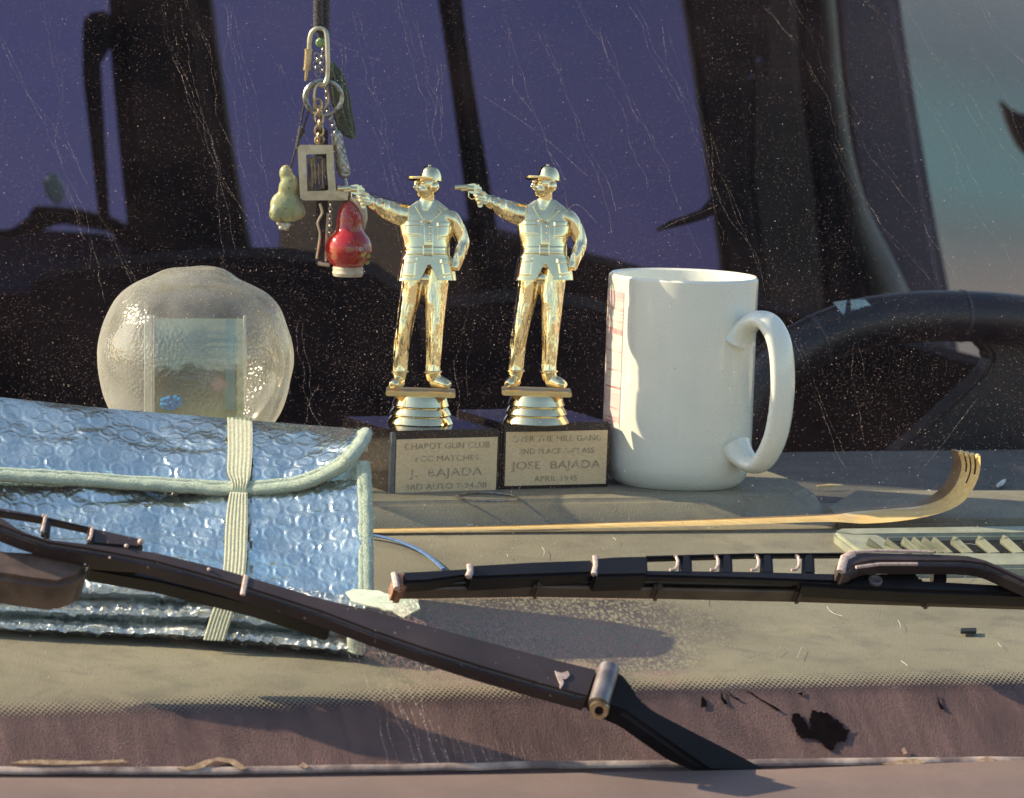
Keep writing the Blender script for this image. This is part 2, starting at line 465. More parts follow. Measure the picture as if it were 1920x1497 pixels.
# dirty windshield glass: clear pane + Fresnel reflection + dust film
def make_glass():
    k = N('dirty_windshield_glass')
    tr = k.n('BsdfTransparent'); tr.inputs[0].default_value = (.93, .95, .94, 1)
    gls = k.n('BsdfGlossy'); gls.inputs['Roughness'].default_value = .03
    fr = k.n('Fresnel'); geo = k.n('NewGeometry')
    k.l(k.math('SUBTRACT', 1.13, k.math('MULTIPLY', geo.outputs['Backfacing'], 1.13 - 1 / 1.13)), fr.inputs[0])   # same reflectance from both sides of the thin pane
    m1 = k.n('MixShader'); k.l(fr.outputs[0], m1.inputs[0]); k.l(tr.outputs[0], m1.inputs[1]); k.l(gls.outputs[0], m1.inputs[2])
    df = k.n('BsdfDiffuse'); df.inputs[0].default_value = (.46, .30, .28, 1); k.l(k.bump(k.noise(1100, 3, vec=k.tc.outputs['UV']), 1.0, .0025), df.inputs['Normal'])
    sep = k.n('SeparateXYZ'); k.l(k.tc.outputs['UV'], sep.inputs[0])     # UV in metres on the pane: x across, y up from its foot
    uvm = k.tc.outputs['UV']
    haze = k.math('MULTIPLY', k.ramp(k.noise(9, 6, vec=uvm), [(.35, .1), (.7, 1.0)]), .034)
    # specks in three sizes
    def specks(scale, thr, keep):
        v = k.n('TexVoronoi'); v.inputs['Scale'].default_value = scale; k.l(uvm, v.inputs['Vector'])
        d = k.ramp(v.outputs['Distance'], [(0.0, 1.0), (thr, 0.0)])
        wn = k.n('SeparateColor'); k.l(v.outputs['Color'], wn.inputs[0])
        return k.math('MULTIPLY', d, k.math('GREATER_THAN', wn.outputs[0], keep))
    s1 = k.math('MULTIPLY', specks(800, .30, .80), .6)
    s2 = k.math('MULTIPLY', specks(420, .17, .84), .8)
    s3 = k.math('MULTIPLY', specks(130, .06, .84), .95)
    sp = k.math('MAXIMUM', s1, k.math('MAXIMUM', s2, s3))
    fine = k.math('MULTIPLY', k.ramp(k.noise(1500, 2, vec=uvm), [(.55, 0.0), (.8, 1.0)]), .035)
    # heavy dust over the black band at the foot
    low = k.ramp(k.math('DIVIDE', sep.outputs[1], FRV * 1.25), [(.0, 1.0), (.6, .9), (.72, .45), (.82, .1), (.92, .0)])
    blot = k.math('MULTIPLY', k.ramp(k.noise(26, 6, vec=uvm, stretch=(1, .6, 1)), [(.25, .4), (.75, 1.0)]), k.ramp(k.noise(130, 4, vec=uvm, stretch=(1, .12, 1)), [(.3, .6), (.7, 1.0)]))
    grain = k.ramp(k.noise(700, 3, vec=uvm), [(.3, .7), (.7, 1.0)])
    band = k.math('MULTIPLY', k.math('MULTIPLY', low, blot), k.math('MULTIPLY', grain, .66))
    # dried crackle where water pooled behind the wiper
    mp = k.n('VectorMath', operation='SUBTRACT'); k.l(uvm, mp.inputs[0]); mp.inputs[1].default_value = (*CRK, 0)
    mp2 = k.n('VectorMath', operation='MULTIPLY'); k.l(mp.outputs[0], mp2.inputs[0]); mp2.inputs[1].default_value = (9.5, 22, 0)
    ln = k.n('VectorMath', operation='LENGTH'); k.l(mp2.outputs[0], ln.inputs[0])
    msk = k.ramp(k.math('ADD', ln.outputs['Value'], k.math('MULTIPLY', k.math('SUBTRACT', k.noise(30, 4, vec=uvm), .5), .8)), [(.55, 1.0), (.95, 0.0)])
    vor = k.n('TexVoronoi', feature='DISTANCE_TO_EDGE'); vor.inputs['Scale'].default_value = 330
    wob = k.n('VectorMath', operation='MULTIPLY_ADD'); nzc = k.n('TexNoise'); nzc.inputs['Scale'].default_value = 300
    k.l(uvm, nzc.inputs['Vector']); k.l(nzc.outputs['Color'], wob.inputs[0]); wob.inputs[1].default_value = (.007, .007, .007); k.l(uvm, wob.inputs[2])
    k.l(wob.outputs[0], vor.inputs['Vector'])
    crk = k.math('MULTIPLY', k.math('MULTIPLY', k.ramp(vor.outputs['Distance'], [(.06, 1.0), (.22, 0.0)]), msk), .85)
    f = k.math('ADD', k.math('ADD', haze, fine), k.math('MAXIMUM', sp, k.math('MAXIMUM', band, crk)))
    f = k.math('MINIMUM', f, .97)
    m2 = k.n('MixShader'); k.l(f, m2.inputs[0]); k.l(m1.outputs[0], m2.inputs[1]); k.l(df.outputs[0], m2.inputs[2])
    k.l(m2.outputs[0], k.out.inputs[0]); return k.m
def guv(p): d = p - GB; return d.dot(gu), d.dot(gv)
FRV = guv(at_glass(960, 1290))[1]
CRK = guv(at_glass(1010, 1195))
M['glass'] = make_glass()
def make_dot(name):
    """a dried film: broken by noise into dots and gaps"""
    k = N(name)
    tr = k.n('BsdfTransparent'); df = k.n('BsdfDiffuse'); df.inputs[0].default_value = (.72, .58, .48, 1)
    f = k.ramp(k.noise(900, 3), [(.46, .03), (.68, .6)])
    f = k.math('MULTIPLY', f, k.ramp(k.noise(45, 3), [(.35, .15), (.6, 1.0)]))
    ms = k.n('MixShader'); k.l(f, ms.inputs[0]); k.l(tr.outputs[0], ms.inputs[1]); k.l(df.outputs[0], ms.inputs[2])
    k.l(ms.outputs[0], k.out.inputs[0]); return k.m
M['streak'] = make_dot('dried_rain_streaks')
def make_globe():
    k = N('hazy_pebbled_glass')
    tr = k.n('BsdfTransparent'); tr.inputs[0].default_value = (.95, .95, .90, 1)
    lw = k.n('LayerWeight'); lw.inputs[0].default_value = .30
    v = k.n('TexVoronoi'); v.inputs['Scale'].default_value = 480; k.l(k.tc.outputs['Object'], v.inputs['Vector'])
    peb = k.ramp(k.noise(28, 2), [(.42, 0.0), (.62, 1.0)])
    nb = k.bump(k.math('MULTIPLY', v.outputs['Distance'], peb), .6, .0012)
    nb = k.bump(k.noise(30, 1), .15, .004, nb)
    gls = k.n('BsdfGlossy'); gls.inputs['Roughness'].default_value = .07; gls.inputs[0].default_value = (1, .98, .93, 1); k.l(nb, gls.inputs['Normal'])
    df = k.n('BsdfDiffuse'); df.inputs[0].default_value = (.85, .85, .80, 1); k.l(nb, df.inputs['Normal'])
    trl = k.n('BsdfTranslucent'); trl.inputs[0].default_value = (.85, .85, .80, 1); k.l(nb, trl.inputs['Normal'])
    hz_ = k.n('MixShader'); hz_.inputs[0].default_value = .5; k.l(df.outputs[0], hz_.inputs[1]); k.l(trl.outputs[0], hz_.inputs[2])
    base = k.ramp(k.noise(38, 4), [(.3, .05), (.7, .28)])
    f = k.math('MINIMUM', k.math('ADD', base, k.math('MULTIPLY', k.math('POWER', lw.outputs['Facing'], 2.2), .6)), .85)
    m1 = k.n('MixShader'); k.l(f, m1.inputs[0]); k.l(tr.outputs[0], m1.inputs[1]); k.l(hz_.outputs[0], m1.inputs[2])
    g_ = k.math('ADD', .07, k.math('MULTIPLY', k.math('POWER', lw.outputs['Facing'], 2.0), .5))
    m2 = k.n('MixShader'); k.l(g_, m2.inputs[0]); k.l(m1.outputs[0], m2.inputs[1]); k.l(gls.outputs[0], m2.inputs[2])
    k.l(m2.outputs[0], k.out.inputs[0]); return k.m
M['globe'] = make_globe()
def make_acrylic():
    k = N('clear_acrylic_edge')
    tr = k.n('BsdfTransparent'); ms = k.n('MixShader'); ms.inputs[0].default_value = .38
    k.set(color=(.85, .85, .78), rough=.1)
    k.l(tr.outputs[0], ms.inputs[1]); k.l(k.p.outputs[0], ms.inputs[2]); k.l(ms.outputs[0], k.out.inputs[0]); return k.m
M['acrylic'] = make_acrylic()
def make_photo():
    k = N('faded_garden_photo')
    sep = k.n('SeparateXYZ'); k.l(k.tc.outputs['UV'], sep.inputs[0]); u, v = sep.outputs[0], sep.outputs[1]
    dn = k.n('TexNoise'); dn.inputs['Scale'].default_value = 9; dn.inputs['Detail'].default_value = 5; k.l(k.tc.outputs['UV'], dn.inputs['Vector'])
    dm = k.n('VectorMath', operation='MULTIPLY_ADD'); k.l(dn.outputs['Color'], dm.inputs[0]); dm.inputs[1].default_value = (.10, .08, 0); k.l(k.tc.outputs['UV'], dm.inputs[2])
    ds = k.n('VectorMath', operation='SUBTRACT'); k.l(dm.outputs[0], ds.inputs[0]); ds.inputs[1].default_value = (.05, .04, 0)
    uvm = ds.outputs[0]; sep2 = k.n('SeparateXYZ'); k.l(uvm, sep2.inputs[0]); u = k.math('ADD', k.math('MULTIPLY', sep2.outputs[0], .4), k.math('MULTIPLY', u, .6))
    c = k.ramp(k.math('ADD', v, k.math('MULTIPLY', k.math('SUBTRACT', k.noise(6, 4, vec=uvm), .5), .25)),
               [(.05, (.22, .26, .12)), (.3, (.16, .15, .09)), (.5, (.10, .11, .08)), (.56, (.36, .44, .40)), (.8, (.22, .32, .33)), (.95, (.50, .58, .50))])
    lou = k.math('MULTIPLY', k.math('GREATER_THAN', k.math('FRACT', k.math('MULTIPLY', v, 13.0)), .55), k.math('MULTIPLY', k.math('GREATER_THAN', u, .6), k.math('GREATER_THAN', v, .5)))
    c = k.mix(k.math('MULTIPLY', lou, .4), c, (.6, .62, .5))
    col = k.math('MULTIPLY', k.math('MULTIPLY', k.math('GREATER_THAN', u, .80), k.math('LESS_THAN', u, .91)), k.math('GREATER_THAN', v, .12))
    c = k.mix(k.math('MULTIPLY', col, .55), c, (.14, .36, .42))
    d = k.n('VectorMath', operation='SUBTRACT'); k.l(uvm, d.inputs[0]); d.inputs[1].default_value = (.73, .36, 0)
    d2 = k.n('VectorMath', operation='MULTIPLY'); k.l(d.outputs[0], d2.inputs[0]); d2.inputs[1].default_value = (9, 13, 0)
    dl = k.n('VectorMath', operation='LENGTH'); k.l(d2.outputs[0], dl.inputs[0])
    c = k.mix(k.ramp(dl.outputs['Value'], [(.4, .75), (1.1, 0.0)]), c, (.46, .26, .27))
    rt_ = k.math('MULTIPLY', k.math('GREATER_THAN', u, .93), k.ramp(k.noise(20, 3, vec=uvm), [(.3, .2), (.6, .8)]))
    c = k.mix(rt_, c, (.62, .66, .4))
    k.set(color=c, rough=.3); return k.m
M['photo'] = make_photo()
def make_glitter():
    k = N('blue_glitter'); k.set(color=(.0, .30, .78), metal=.15, rough=.2)
    v = k.n('TexVoronoi'); v.inputs['Scale'].default_value = 900; k.l(k.tc.outputs['Object'], v.inputs['Vector'])
    k.set(normal=k.bump(v.outputs['Color'], 1.0, .003)); return k.m
M['glitter'] = make_glitter()
def make_frit():
    """black ceramic band, its top edge broken into a halftone of dots; UV = metres on the pane"""
    k = N('black_ceramic_frit')
    sep = k.n('SeparateXYZ'); k.l(k.tc.outputs['UV'], sep.inputs[0]); u, v = sep.outputs[0], sep.outputs[1]
    mp = k.n('Mapping'); mp.inputs['Rotation'].default_value = (0, 0, R(45)); s = 1 / .0019; mp.inputs['Scale'].default_value = (s, s, s)
    k.l(k.tc.outputs['UV'], mp.inputs[0])
    fr = k.n('VectorMath', operation='FRACTION'); k.l(mp.outputs[0], fr.inputs[0])
    sb = k.n('VectorMath', operation='SUBTRACT'); k.l(fr.outputs[0], sb.inputs[0]); sb.inputs[1].default_value = (.5, .5, 0)
    s2 = k.n('SeparateXYZ'); k.l(sb.outputs[0], s2.inputs[0])
    r2 = k.math('SQRT', k.math('ADD', k.math('POWER', s2.outputs[0], 2), k.math('POWER', s2.outputs[1], 2)))
    # distance below the top edge of the band, 0..1 over the dotted part
    wob = k.math('MULTIPLY', k.math('SUBTRACT', k.noise(5, 2, vec=k.tc.outputs['UV']), .5), .010)
    t = k.math('DIVIDE', k.math('SUBTRACT', FRV + .008, k.math('ADD', v, wob)), .016)
    rad = k.math('MULTIPLY', t, .75)
    f = k.math('GREATER_THAN', rad, r2)
    tr = k.n('BsdfTransparent'); k.set(color=(.012, .010, .012), rough=.5)
    ms = k.n('MixShader'); k.l(f, ms.inputs[0]); k.l(tr.outputs[0], ms.inputs[1]); k.l(k.p.outputs[0], ms.inputs[2])
    k.l(ms.outputs[0], k.out.inputs[0]); return k.m
M['frit'] = make_frit()

# ================================================================== SETTING
b = B(); grid(b, lambda s, t: Vector((-60 + 120 * s, -60 + 120 * t, -1.25)), 2, 2)
link('ground', b, M['ground'], org=Vector((0, 0, -1.25)), kind='structure', smooth=False)
b = B(); box(b, at(600, 300, 7.5) + Vector((-2, .15, 0)), Vector((3.62, 0, 0)), Vector((0, .15, 0)), Vector((0, 0, 2.0)), .01)
link('blue_wall', b, M['bluewall'], label='plain violet blue wall seen blurred through the car behind the hanging charms', cat='wall')
b = B(); p = at(1850, 330, 6.2); box(b, p + Vector((.62, .1, -.1)), Vector((.92, 0, 0)), Vector((0, .1, 0)), Vector((0, 0, 1.4)), .01)
link('teal_wall', b, M['teal'], org=p + Vector((.6, .1, -1.0)), label='blurred teal and grey wall seen through the side window at right', cat='wall')

# ================================================================== CAR
CARLOC = car(0, .6, -1.25)
CAR = empty('car', CARLOC, 'old car with dusty windshield, grey dashboard, worn wipers and dark interior', 'car')

# dashboard
b = B()
ws = [p_[0] for p_ in prof]
NU, NW = 60, 240
def dfn(s, t):
    wv = prof[0][0] + (prof[-1][0] - prof[0][0]) * t
    u = -.75 + 1.5 * s
    z = dash_z(wv) - .0012
    return car(u, wv, z)
vv = grid(b, dfn, NU, NW)
# front and back lips
for row, dz, dw in ((vv[0], -.05, .01), (vv[-1], -.3, -.02)):
    lo = [b.verts.new(v_.co + Vector((0, 0, dz)) + cw * dw) for v_ in row]
    for i in range(NU): b.faces.new((row[i], row[i + 1], lo[i + 1], lo[i]))
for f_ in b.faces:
    if f_.calc_center_median().dot(cw) > -.012: f_.material_index = 1  # rear strip coloured dark to paint the shade lying there
dash = link('dashboard', b, [M['dash'], simple('shade_darkened_rear_dash', (.085, .085, .078), (.055, .056, .054), .7, nscale=60, bump=.3, bscale=900)], CAR)
# raised pad whose front step catches the sun
b = B()
padtop = at_w(960, 938, -.052).z
cu_r = at_w(1520, 950, -.052).dot(cu)
outline = []
def padpt(u, wv): return (u, wv)
ol = [(-.72, -.052), (cu_r - .018, -.052), (cu_r - .006, -.048), (cu_r + .012, -.024), (cu_r + .02, .01), (cu_r + .02, .19), (-.72, .19)]
fr_ = [car(u, wv, padtop) for u, wv in ol]
cx_, cy_ = -.1, .08
bk_ = []
for u, wv in ol:
    du = .006 if u > 0 else 0
    bk_.append(car(u + du * (1 if u > cx_ else -1), wv - (.018 if wv < .0 else 0), dash_z(wv - .018) - .004))
prism(b, fr_, bk_, .0035, 3)
link('dash_pad', b, M['dash'], dash, label='raised dashboard pad with a sunlit front step')
# low second pad right of the seam
b = B()
q0 = at_dash(1548, 962); q1 = at_dash(1566, 985); q2 = at_dash(2050, 985); q3 = at_dash(2050, 930)
q4 = at_dash(1600, 930)
prism(b, [p_ + Vector((0, 0, .0035)) for p_ in (q0, q1, q2, q3, q4)], [p_ - Vector((0, 0, .006)) for p_ in (q0, q1, q2, q3, q4)], .002, 2)
link('dash_pad', b, M['dash'], dash, label='low dashboard panel behind the air vent')

# air vent
VENT = None
def dq(px, py, h=0): return at_dash(px, py, h)
b = B()
oin = [(1640, 1003), (1990, 1000), (1990, 1036), (1704, 1036)]
oout = [(1556, 994), (1575, 990), (1990, 984), (1990, 1062), (1640, 1062), (1600, 1035)]
# frame built as four bars
H = .0045
def bar(bm, pts, h0=-.004, h1=H, bev=.0018):
    prism(bm, [dq(x, y, h1) for x, y in pts], [dq(x, y, h1) + Vector((0, 0, h0 - h1)) for x, y in pts], bev, 3)
bar(b, [(1560, 996), (1575, 990), (1995, 984), (1995, 999), (1640, 1002), (1600, 1003)])
bar(b, [(1562, 997), (1598, 1001), (1648, 1002), (1712, 1038), (1650, 1046), (1600, 1026)])
bar(b, [(1648, 1046), (1708, 1036), (1995, 1036), (1995, 1060), (1680, 1062)])
VENT = link('air_vent', b, M['vent'], CAR, label='grey green dashboard air vent at the right')
b = B(); prism(b, [dq(x, y, .0006) for x, y in oin], [dq(x, y, -.006) for x, y in oin])  # near-black plate, shade of the vent opening painted in its colour
link('vent_recess_shade', b, M['void'], VENT)
tops = [(1629, 1005, 44), (1663, 1004, 44), (1694, 1003, 46), (1712, 1003, 48), (1731, 1003, 50), (1750, 1003, 46), (1787, 1002, 48), (1834, 1001, 50), (1880, 1000, 50), (1925, 1000, 50)]
for i, (x, y, L) in enumerate(tops):
    b = B()
    wd = 7 if i in (0, 1) else 20 if i > 5 else 15
    a = dq(x, y + 2, .011); a2 = dq(x - 6, y + 14, .006); c = dq(x + L - 8, 1036, .003); e = dq(x + L - 8 - wd, 1037, .0035); f_ = dq(x + wd * .45, y + 6, .010)
    pts = [a, f_, c, e, a2]
    poly_prism(b, pts, cu * .0012 + cw * .002 - Vector((0, 0, .002)), .0003, 1)
    link('vent_fin', b, M['vent'], VENT)

# windshield
b = B()
c0 = [guv(at_glass(px, py)) for px, py in ((-500, 1445), (2400, 1445))]
U0, U1 = -.75, .75; V1 = 1.36
b_uv = b.loops.layers.uv.new('UVMap')
vs4 = [b.verts.new(gl(u, v)) for u, v in ((U0, -.012), (U1, -.012), (U1, V1), (U0, V1))]
f4 = b.faces.new(vs4)
for lp in f4.loops: lp[b_uv].uv = guv(lp.vert.co)
GLASS = link('windshield', b, M['glass'], CAR, smooth=False, label='dusty raked windshield pane with dried rain streaks', recalc=False)
b = B(); b_uv = b.loops.layers.uv.new('UVMap')
f4 = b.faces.new([b.verts.new(gl(u, v, -.004)) for u, v in ((U0, -.012), (U1, -.012), (U1, FRV + .02), (U0, FRV + .02))])
for lp in f4.loops: lp[b_uv].uv = guv(lp.vert.co)
link('frit_band', b, M['frit'], GLASS, smooth=False, recalc=False)

def ribbon(bm, pix, wpx, h=.0004):
    pts = [at_glass(x, y, h) for x, y in pix]
    L = []
    for i, p in enumerate(pts):
        t = (pts[min(i + 1, len(pts) - 1)] - pts[max(i - 1, 0)]).normalized(); s = gn.cross(t).normalized()
        ww = (wpx[i] if hasattr(wpx, '__len__') else wpx) / 7800
        L.append((bm.verts.new(p + s * ww), bm.verts.new(p - s * ww)))
    for a, c in zip(L, L[1:]): bm.faces.new((a[0], a[1], c[1], c[0]))
def wander(x, y, dx, L, seed, step=7, jit=2.2):
    r = random.Random(seed); pts = [(x, y)]; n_ = int(L / step); drift = 0
    for i in range(n_):
        drift = drift * .7 + r.uniform(-1, 1) * jit
        x += dx * step + drift; y += step; pts.append((x, y))
    return pts
b = B()
lines = [(-10, 60, .42, 500), (75, 5, .25, 560), (110, 330, .3, 180), (300, -5, .28, 480), (330, 10, .22, 520), (345, 0, .25, 300), (420, 5, .12, 320), (425, 10, .3, 480),
         (640, 90, .1, 140), (660, 20, .35, 500), (745, 0, .18, 260), (775, 40, .25, 360), (818, 120, .15, 140), (940, 20, .32, 420), (1010, 60, .42, 380), (1080, 0, .45, 560),
         (1125, 60, .35, 300), (1170, -5, .42, 420), (1240, 40, .30, 420), (1300, 200, .45, 360), (1430, 10, .55, 300), (1480, 0, .6, 560), (1550, 260, .55, 300), (1620, 0, .62, 600), (1690, 10, .6, 420),
         (1760, 0, .62, 330), (1830, -5, .6, 240), (700, 240, .2, 300), (880, 570, .1, 220), (1490, 640, .42, 240), (520, 120, .35, 220), (1600, 640, .3, 240), (560, 600, .1, 200), (200, 420, .3, 200)]
for i, (x, y, dx, L) in enumerate(lines):
    wd = 5.5 + (i * 37 % 5)
    a = wander(x, y, dx, L, i); ribbon(b, a, .85)
    c = wander(x + wd, y, dx, L * (.5 + .1 * (i % 5)), i + 500, jit=2.0); ribbon(b, [(q[0] * .5 + (k_[0] + wd) * .5, q[1]) for q, k_ in zip(c, a)], .75)
for i in range(14):   # drips over the foot of the pane
    x = (678, 700, 718, 732, 748, 760, 776, 790, 808, 825, 843, 860, 880, 905)[i]; y0 = (1232, 1225, 1220, 1225, 1300, 1235, 1330, 1270, 1350, 1360, 1370, 1385, 1390, 1395)[i]
    ribbon(b, wander(x - 30 * (1440 - y0) / 220 * .3, y0, .30, 1442 - y0, 900 + i, step=6, jit=1.2), 2.6)
for i in range(16):
    x = rnd.uniform(900, 1320); y0 = rnd.uniform(1385, 1410); ribbon(b, wander(x, y0, .25, 1438 - y0, 950 + i, step=5, jit=1.0), 1.3)
# long fibres and scratches
for pts in ([(1240, 430), (1270, 415), (1310, 400), (1345, 385)], [(1582, 452), (1595, 462), (1612, 466)], [(180, 32), (195, 25), (200, 10)], [(1730, 880), (1770, 830), (1800, 790), (1835, 745)],
            [(560, 45), (640, 85), (720, 118)], [(905, 180), (1010, 250), (1100, 330)], [(1050, 410), (1075, 385), (1095, 392), (1120, 420)], [(500, 640), (530, 690), (545, 740)], [(600, 720), (580, 760), (610, 810)]):
    ribbon(b, [tuple(p_)[:2] for p_ in catmull([Vector((*p_, 0)) for p_ in pts], 6)], 1.2)
link('dried_streaks', b, M['streak'], GLASS, smooth=False)['kind'] = 'stuff'
GLASS.children
b = B(); rg = random.Random(5)
def grain(p, r):
    a, c_ = gu * r, gv * r
    t_ = rg.uniform(0, 6.28); e1 = a * math.cos(t_) + c_ * math.sin(t_); e2 = (c_ * math.cos(t_) - a * math.sin(t_)) * rg.uniform(.5, 1)
    v_ = [b.verts.new(q) for q in (p + e1, p + e2, p - e1, p - e2, p + gn * r * 1.1)]
    for i in range(4): b.faces.new((v_[i], v_[(i + 1) % 4], v_[4]))
for i in range(60000):
    x, y = rg.uniform(-20, 1940), rg.uniform(-20, 1290) if rg.random() < .6 else rg.gauss(650, 170)
    if y > 1400: continue
    if noise.noise(Vector((x / 160, y / 160, 2))) < rg.uniform(-.6, .25): continue
    r = .00006 + .00008 * rg.random() ** 2 + (.00028 * rg.random() ** 9 if rg.random() < .25 else 0)
    grain(at_glass(x, y, .0002), r)
kg = N('pale_dust_grain'); kg.p.inputs['Base Color'].default_value = (.74, .64, .56, 1); kg.p.inputs['Roughness'].default_value = .9
tg_ = kg.n('BsdfTranslucent'); tg_.inputs[0].default_value = (.74, .64, .56, 1); mg_ = kg.n('MixShader'); kg.l(kg.p.outputs[0], mg_.inputs[1]); kg.l(tg_.outputs[0], mg_.inputs[2]); kg.l(mg_.outputs[0], kg.out.inputs[0])
o_ = link('dust_specks', b, kg.m, GLASS, smooth=False); o_['kind'] = 'stuff'
# black bare patches in the dust of the band
def blob(bm, pts, h=.0005, th=.0003):
    prism(bm, [at_glass(x, y, h + th) for x, y in pts], [at_glass(x, y, h) for x, y in pts])
def rough_outline(pts, k=4, j=2.5, seed=1):
    r = random.Random(seed); out = []
    for i in range(len(pts)):
        a, c = pts[i], pts[(i + 1) % len(pts)]
        for q in range(k):
            t = q / k; out.append((a[0] + (c[0] - a[0]) * t + r.uniform(-j, j), a[1] + (c[1] - a[1]) * t + r.uniform(-j, j) * .8))
    return out
b = B()
blob(b, rough_outline([(1483, 1340), (1497, 1338), (1508, 1352), (1520, 1368), (1517, 1347), (1520, 1332), (1545, 1336), (1568, 1350), (1592, 1369), (1583, 1392), (1568, 1390), (1562, 1409), (1546, 1402), (1538, 1390), (1520, 1384), (1500, 1385), (1488, 1362)], 6, 3.2, 3))
link('bare_patch', b, M['flake'], GLASS, smooth=False, label='large black jagged bare patch in the dusty band')
for k_, pts in enumerate(([(1314, 1312), (1318, 1306), (1326, 1318), (1324, 1326), (1314, 1327)], [(1352, 1292), (1356, 1308), (1366, 1320), (1358, 1322), (1352, 1310)], [(1362, 1294), (1374, 1306), (1390, 1312), (1384, 1313), (1370, 1306)],
             [(1388, 1289), (1410, 1300), (1440, 1318), (1464, 1332), (1458, 1333), (1430, 1316), (1404, 1299)], [(1757, 1302), (1762, 1316), (1772, 1332), (1764, 1330), (1758, 1316)], [(1494, 1300), (1506, 1296), (1504, 1306)])):
    b = B(); blob(b, rough_outline(pts, 2, .8, k_)); link('bare_patch', b, M['flake'], GLASS, smooth=False)

# seal and cowl
b = B()
pts = [at_glass(x, interp([-80, 400, 960, 1450, 2000], [1449, 1449, 1440, 1434, 1428], x) - 4, .0015) for x in range(-80, 2001, 26)]
pts = [p + Vector((0, 0, noise.noise(p * 40) * .0005)) for p in pts]
tube(b, pts, .0022, 8, rb=.0011, ref=gn)
link('glass_seal', b, M['seal'], CAR, label='cracked dusty rubber seal along the foot of the windshield')
b = B()
crow = [(-2, -.424, -.02), (0, -.427, 0)]
NX = 50
def cowl_y(x): return interp([-80, 400, 960, 1450, 2000], [1456, 1458, 1450, 1441, 1420], x)
rowsC = []
for k_ in range(7):
    rw = []
    for i in range(NX + 1):
        x = -400 + 2800 * i / NX
        e = at_w(x, cowl_y(x), -.436)
        if k_ == 0: p = e - Vector((0, 0, .03)) + cw * .004
        elif k_ == 1: p = e - Vector((0, 0, .0018)) + cw * .0015
        elif k_ == 2: p = e - cw * .0022
        else:
            dd = (0, 0, 0, .03, .08, .16, .30)[k_]
            p = e - cw * dd - Vector((0, 0, .16 * dd + .35 * dd * dd))
        rw.append(b.verts.new(p))
    rowsC.append(rw)
for a, c in zip(rowsC, rowsC[1:]):
    for i in range(NX): b.faces.new((a[i], a[i + 1], c[i + 1], c[i]))
cowl = link('cowl_panel', b, M['cowl'], CAR)
b = B()
tube(b, [at_w(x, y, -.4385) for x, y in ((1665, 1446), (1690, 1462), (1712, 1480), (1725, 1510))], .0026, 8, rb=.0006, ref=gn)
link('panel_seam', b, M['rubber'], cowl)
# hood in front of the cowl (below the frame, seen only in reflections)
b = B(); e0 = at_w(960, 1450, -.436)
grid(b, lambda s, t: car(-.78 + 1.56 * s, -.73 - .85 * t, e0.z - .085 - .10 * t - .05 * (2 * s - 1) ** 2), 20, 10)
link('hood', b, M['cowl'], CAR)

# dirt lying along the seal
for k_, pts in enumerate(([(20, 1430), (60, 1424), (150, 1427), (230, 1424), (240, 1430), (150, 1434), (60, 1433)], [(330, 1440), (360, 1436), (385, 1425), (410, 1420), (440, 1425), (465, 1440), (450, 1444), (430, 1430), (405, 1426), (380, 1440), (350, 1445)],
             [(1652, 1434), (1690, 1424), (1720, 1424), (1740, 1430), (1690, 1438)], [(1830, 1428), (1850, 1418), (1868, 1424), (1860, 1432)], [(560, 1436), (568, 1430), (580, 1436), (572, 1441)], [(1690, 1408), (1696, 1402), (1702, 1412), (1694, 1415)])):
    b = B(); blob(b, rough_outline(pts, 2, 1.4, 40 + k_), .001, .002)
    link('dirt_crumb', b, M['dirt'], None, label=('crusty strip of dried dirt on the left end of the windshield seal', 'looped twig of dried dirt on the windshield seal', 'flaky dried leaf on the seal at the far right', 'small dried leaf at the extreme right of the seal', 'tiny pale crumb on the seal left of the drip marks', 'tiny pale crumb stuck above the seal near the bare patch')[k_], cat='debris')

# ---------------------------------------------------------------- wipers
def gprism(bm, pts, h0, h1, bev=.0012, seg=2, mi=0):
    top = [at_glass(x, y, h1) for x, y in pts]
    prism(bm, top, [p - gn * (h1 - h0) for p in top], bev, seg, mi)
def gtube(bm, pts, h, r, n=8, rb=None): tube(bm, [at_glass(x, y, h) for x, y in pts], r, n, rb=rb, ref=gn)
# right-hand wiper: frame with ladder holes, arm clip, rubber
b = B()
gprism(b, [(752, 1071), (800, 1069), (880, 1064), (880, 1080), (800, 1090), (756, 1092)], .006, .014)
gprism(b, [(878, 1059), (1000, 1052), (1112, 1048), (1114, 1075), (1000, 1079), (880, 1084)], .006, .016)
gprism(b, [(1114, 1045), (1160, 1042), (1214, 1041), (1216, 1078), (1116, 1080)], .006, .018)
gprism(b, [(1208, 1040), (1400, 1035), (1600, 1034), (1600, 1041), (1400, 1042), (1208, 1048)], .0135, .017, .001)
gprism(b, [(1208, 1068), (1400, 1070), (1600, 1075), (1600, 1092), (1400, 1085), (1208, 1080)], .0125, .017, .001)
WA = link('windshield_wiper', b, M['wiper_dark'], CAR, label='right wiper lying level with a ladder-holed blade frame')
for i, x in enumerate((1276, 1352, 1428, 1506)):
    b = B(); gprism(b, [(x, 1037), (x + 22, 1036), (x + 24, 1078), (x - 2, 1076)], .0135, .0172, .0015, 3)
    r_ = link('ladder_rib', b, M['wiper_dark'], WA)
for i, (x, y0, y1) in enumerate(((880, 1060, 1084), (1116, 1044, 1080))):  # pale strips paint the sunlight caught by the frame edges
    b = B(); gtube(b, [(x - 2, y1 - 2), (x + 2, (y0 + y1) / 2), (x + 1, y0)], .017, .0016, 8, rb=.0012)
    link('sunlit_lip', b, M['chip'], WA)
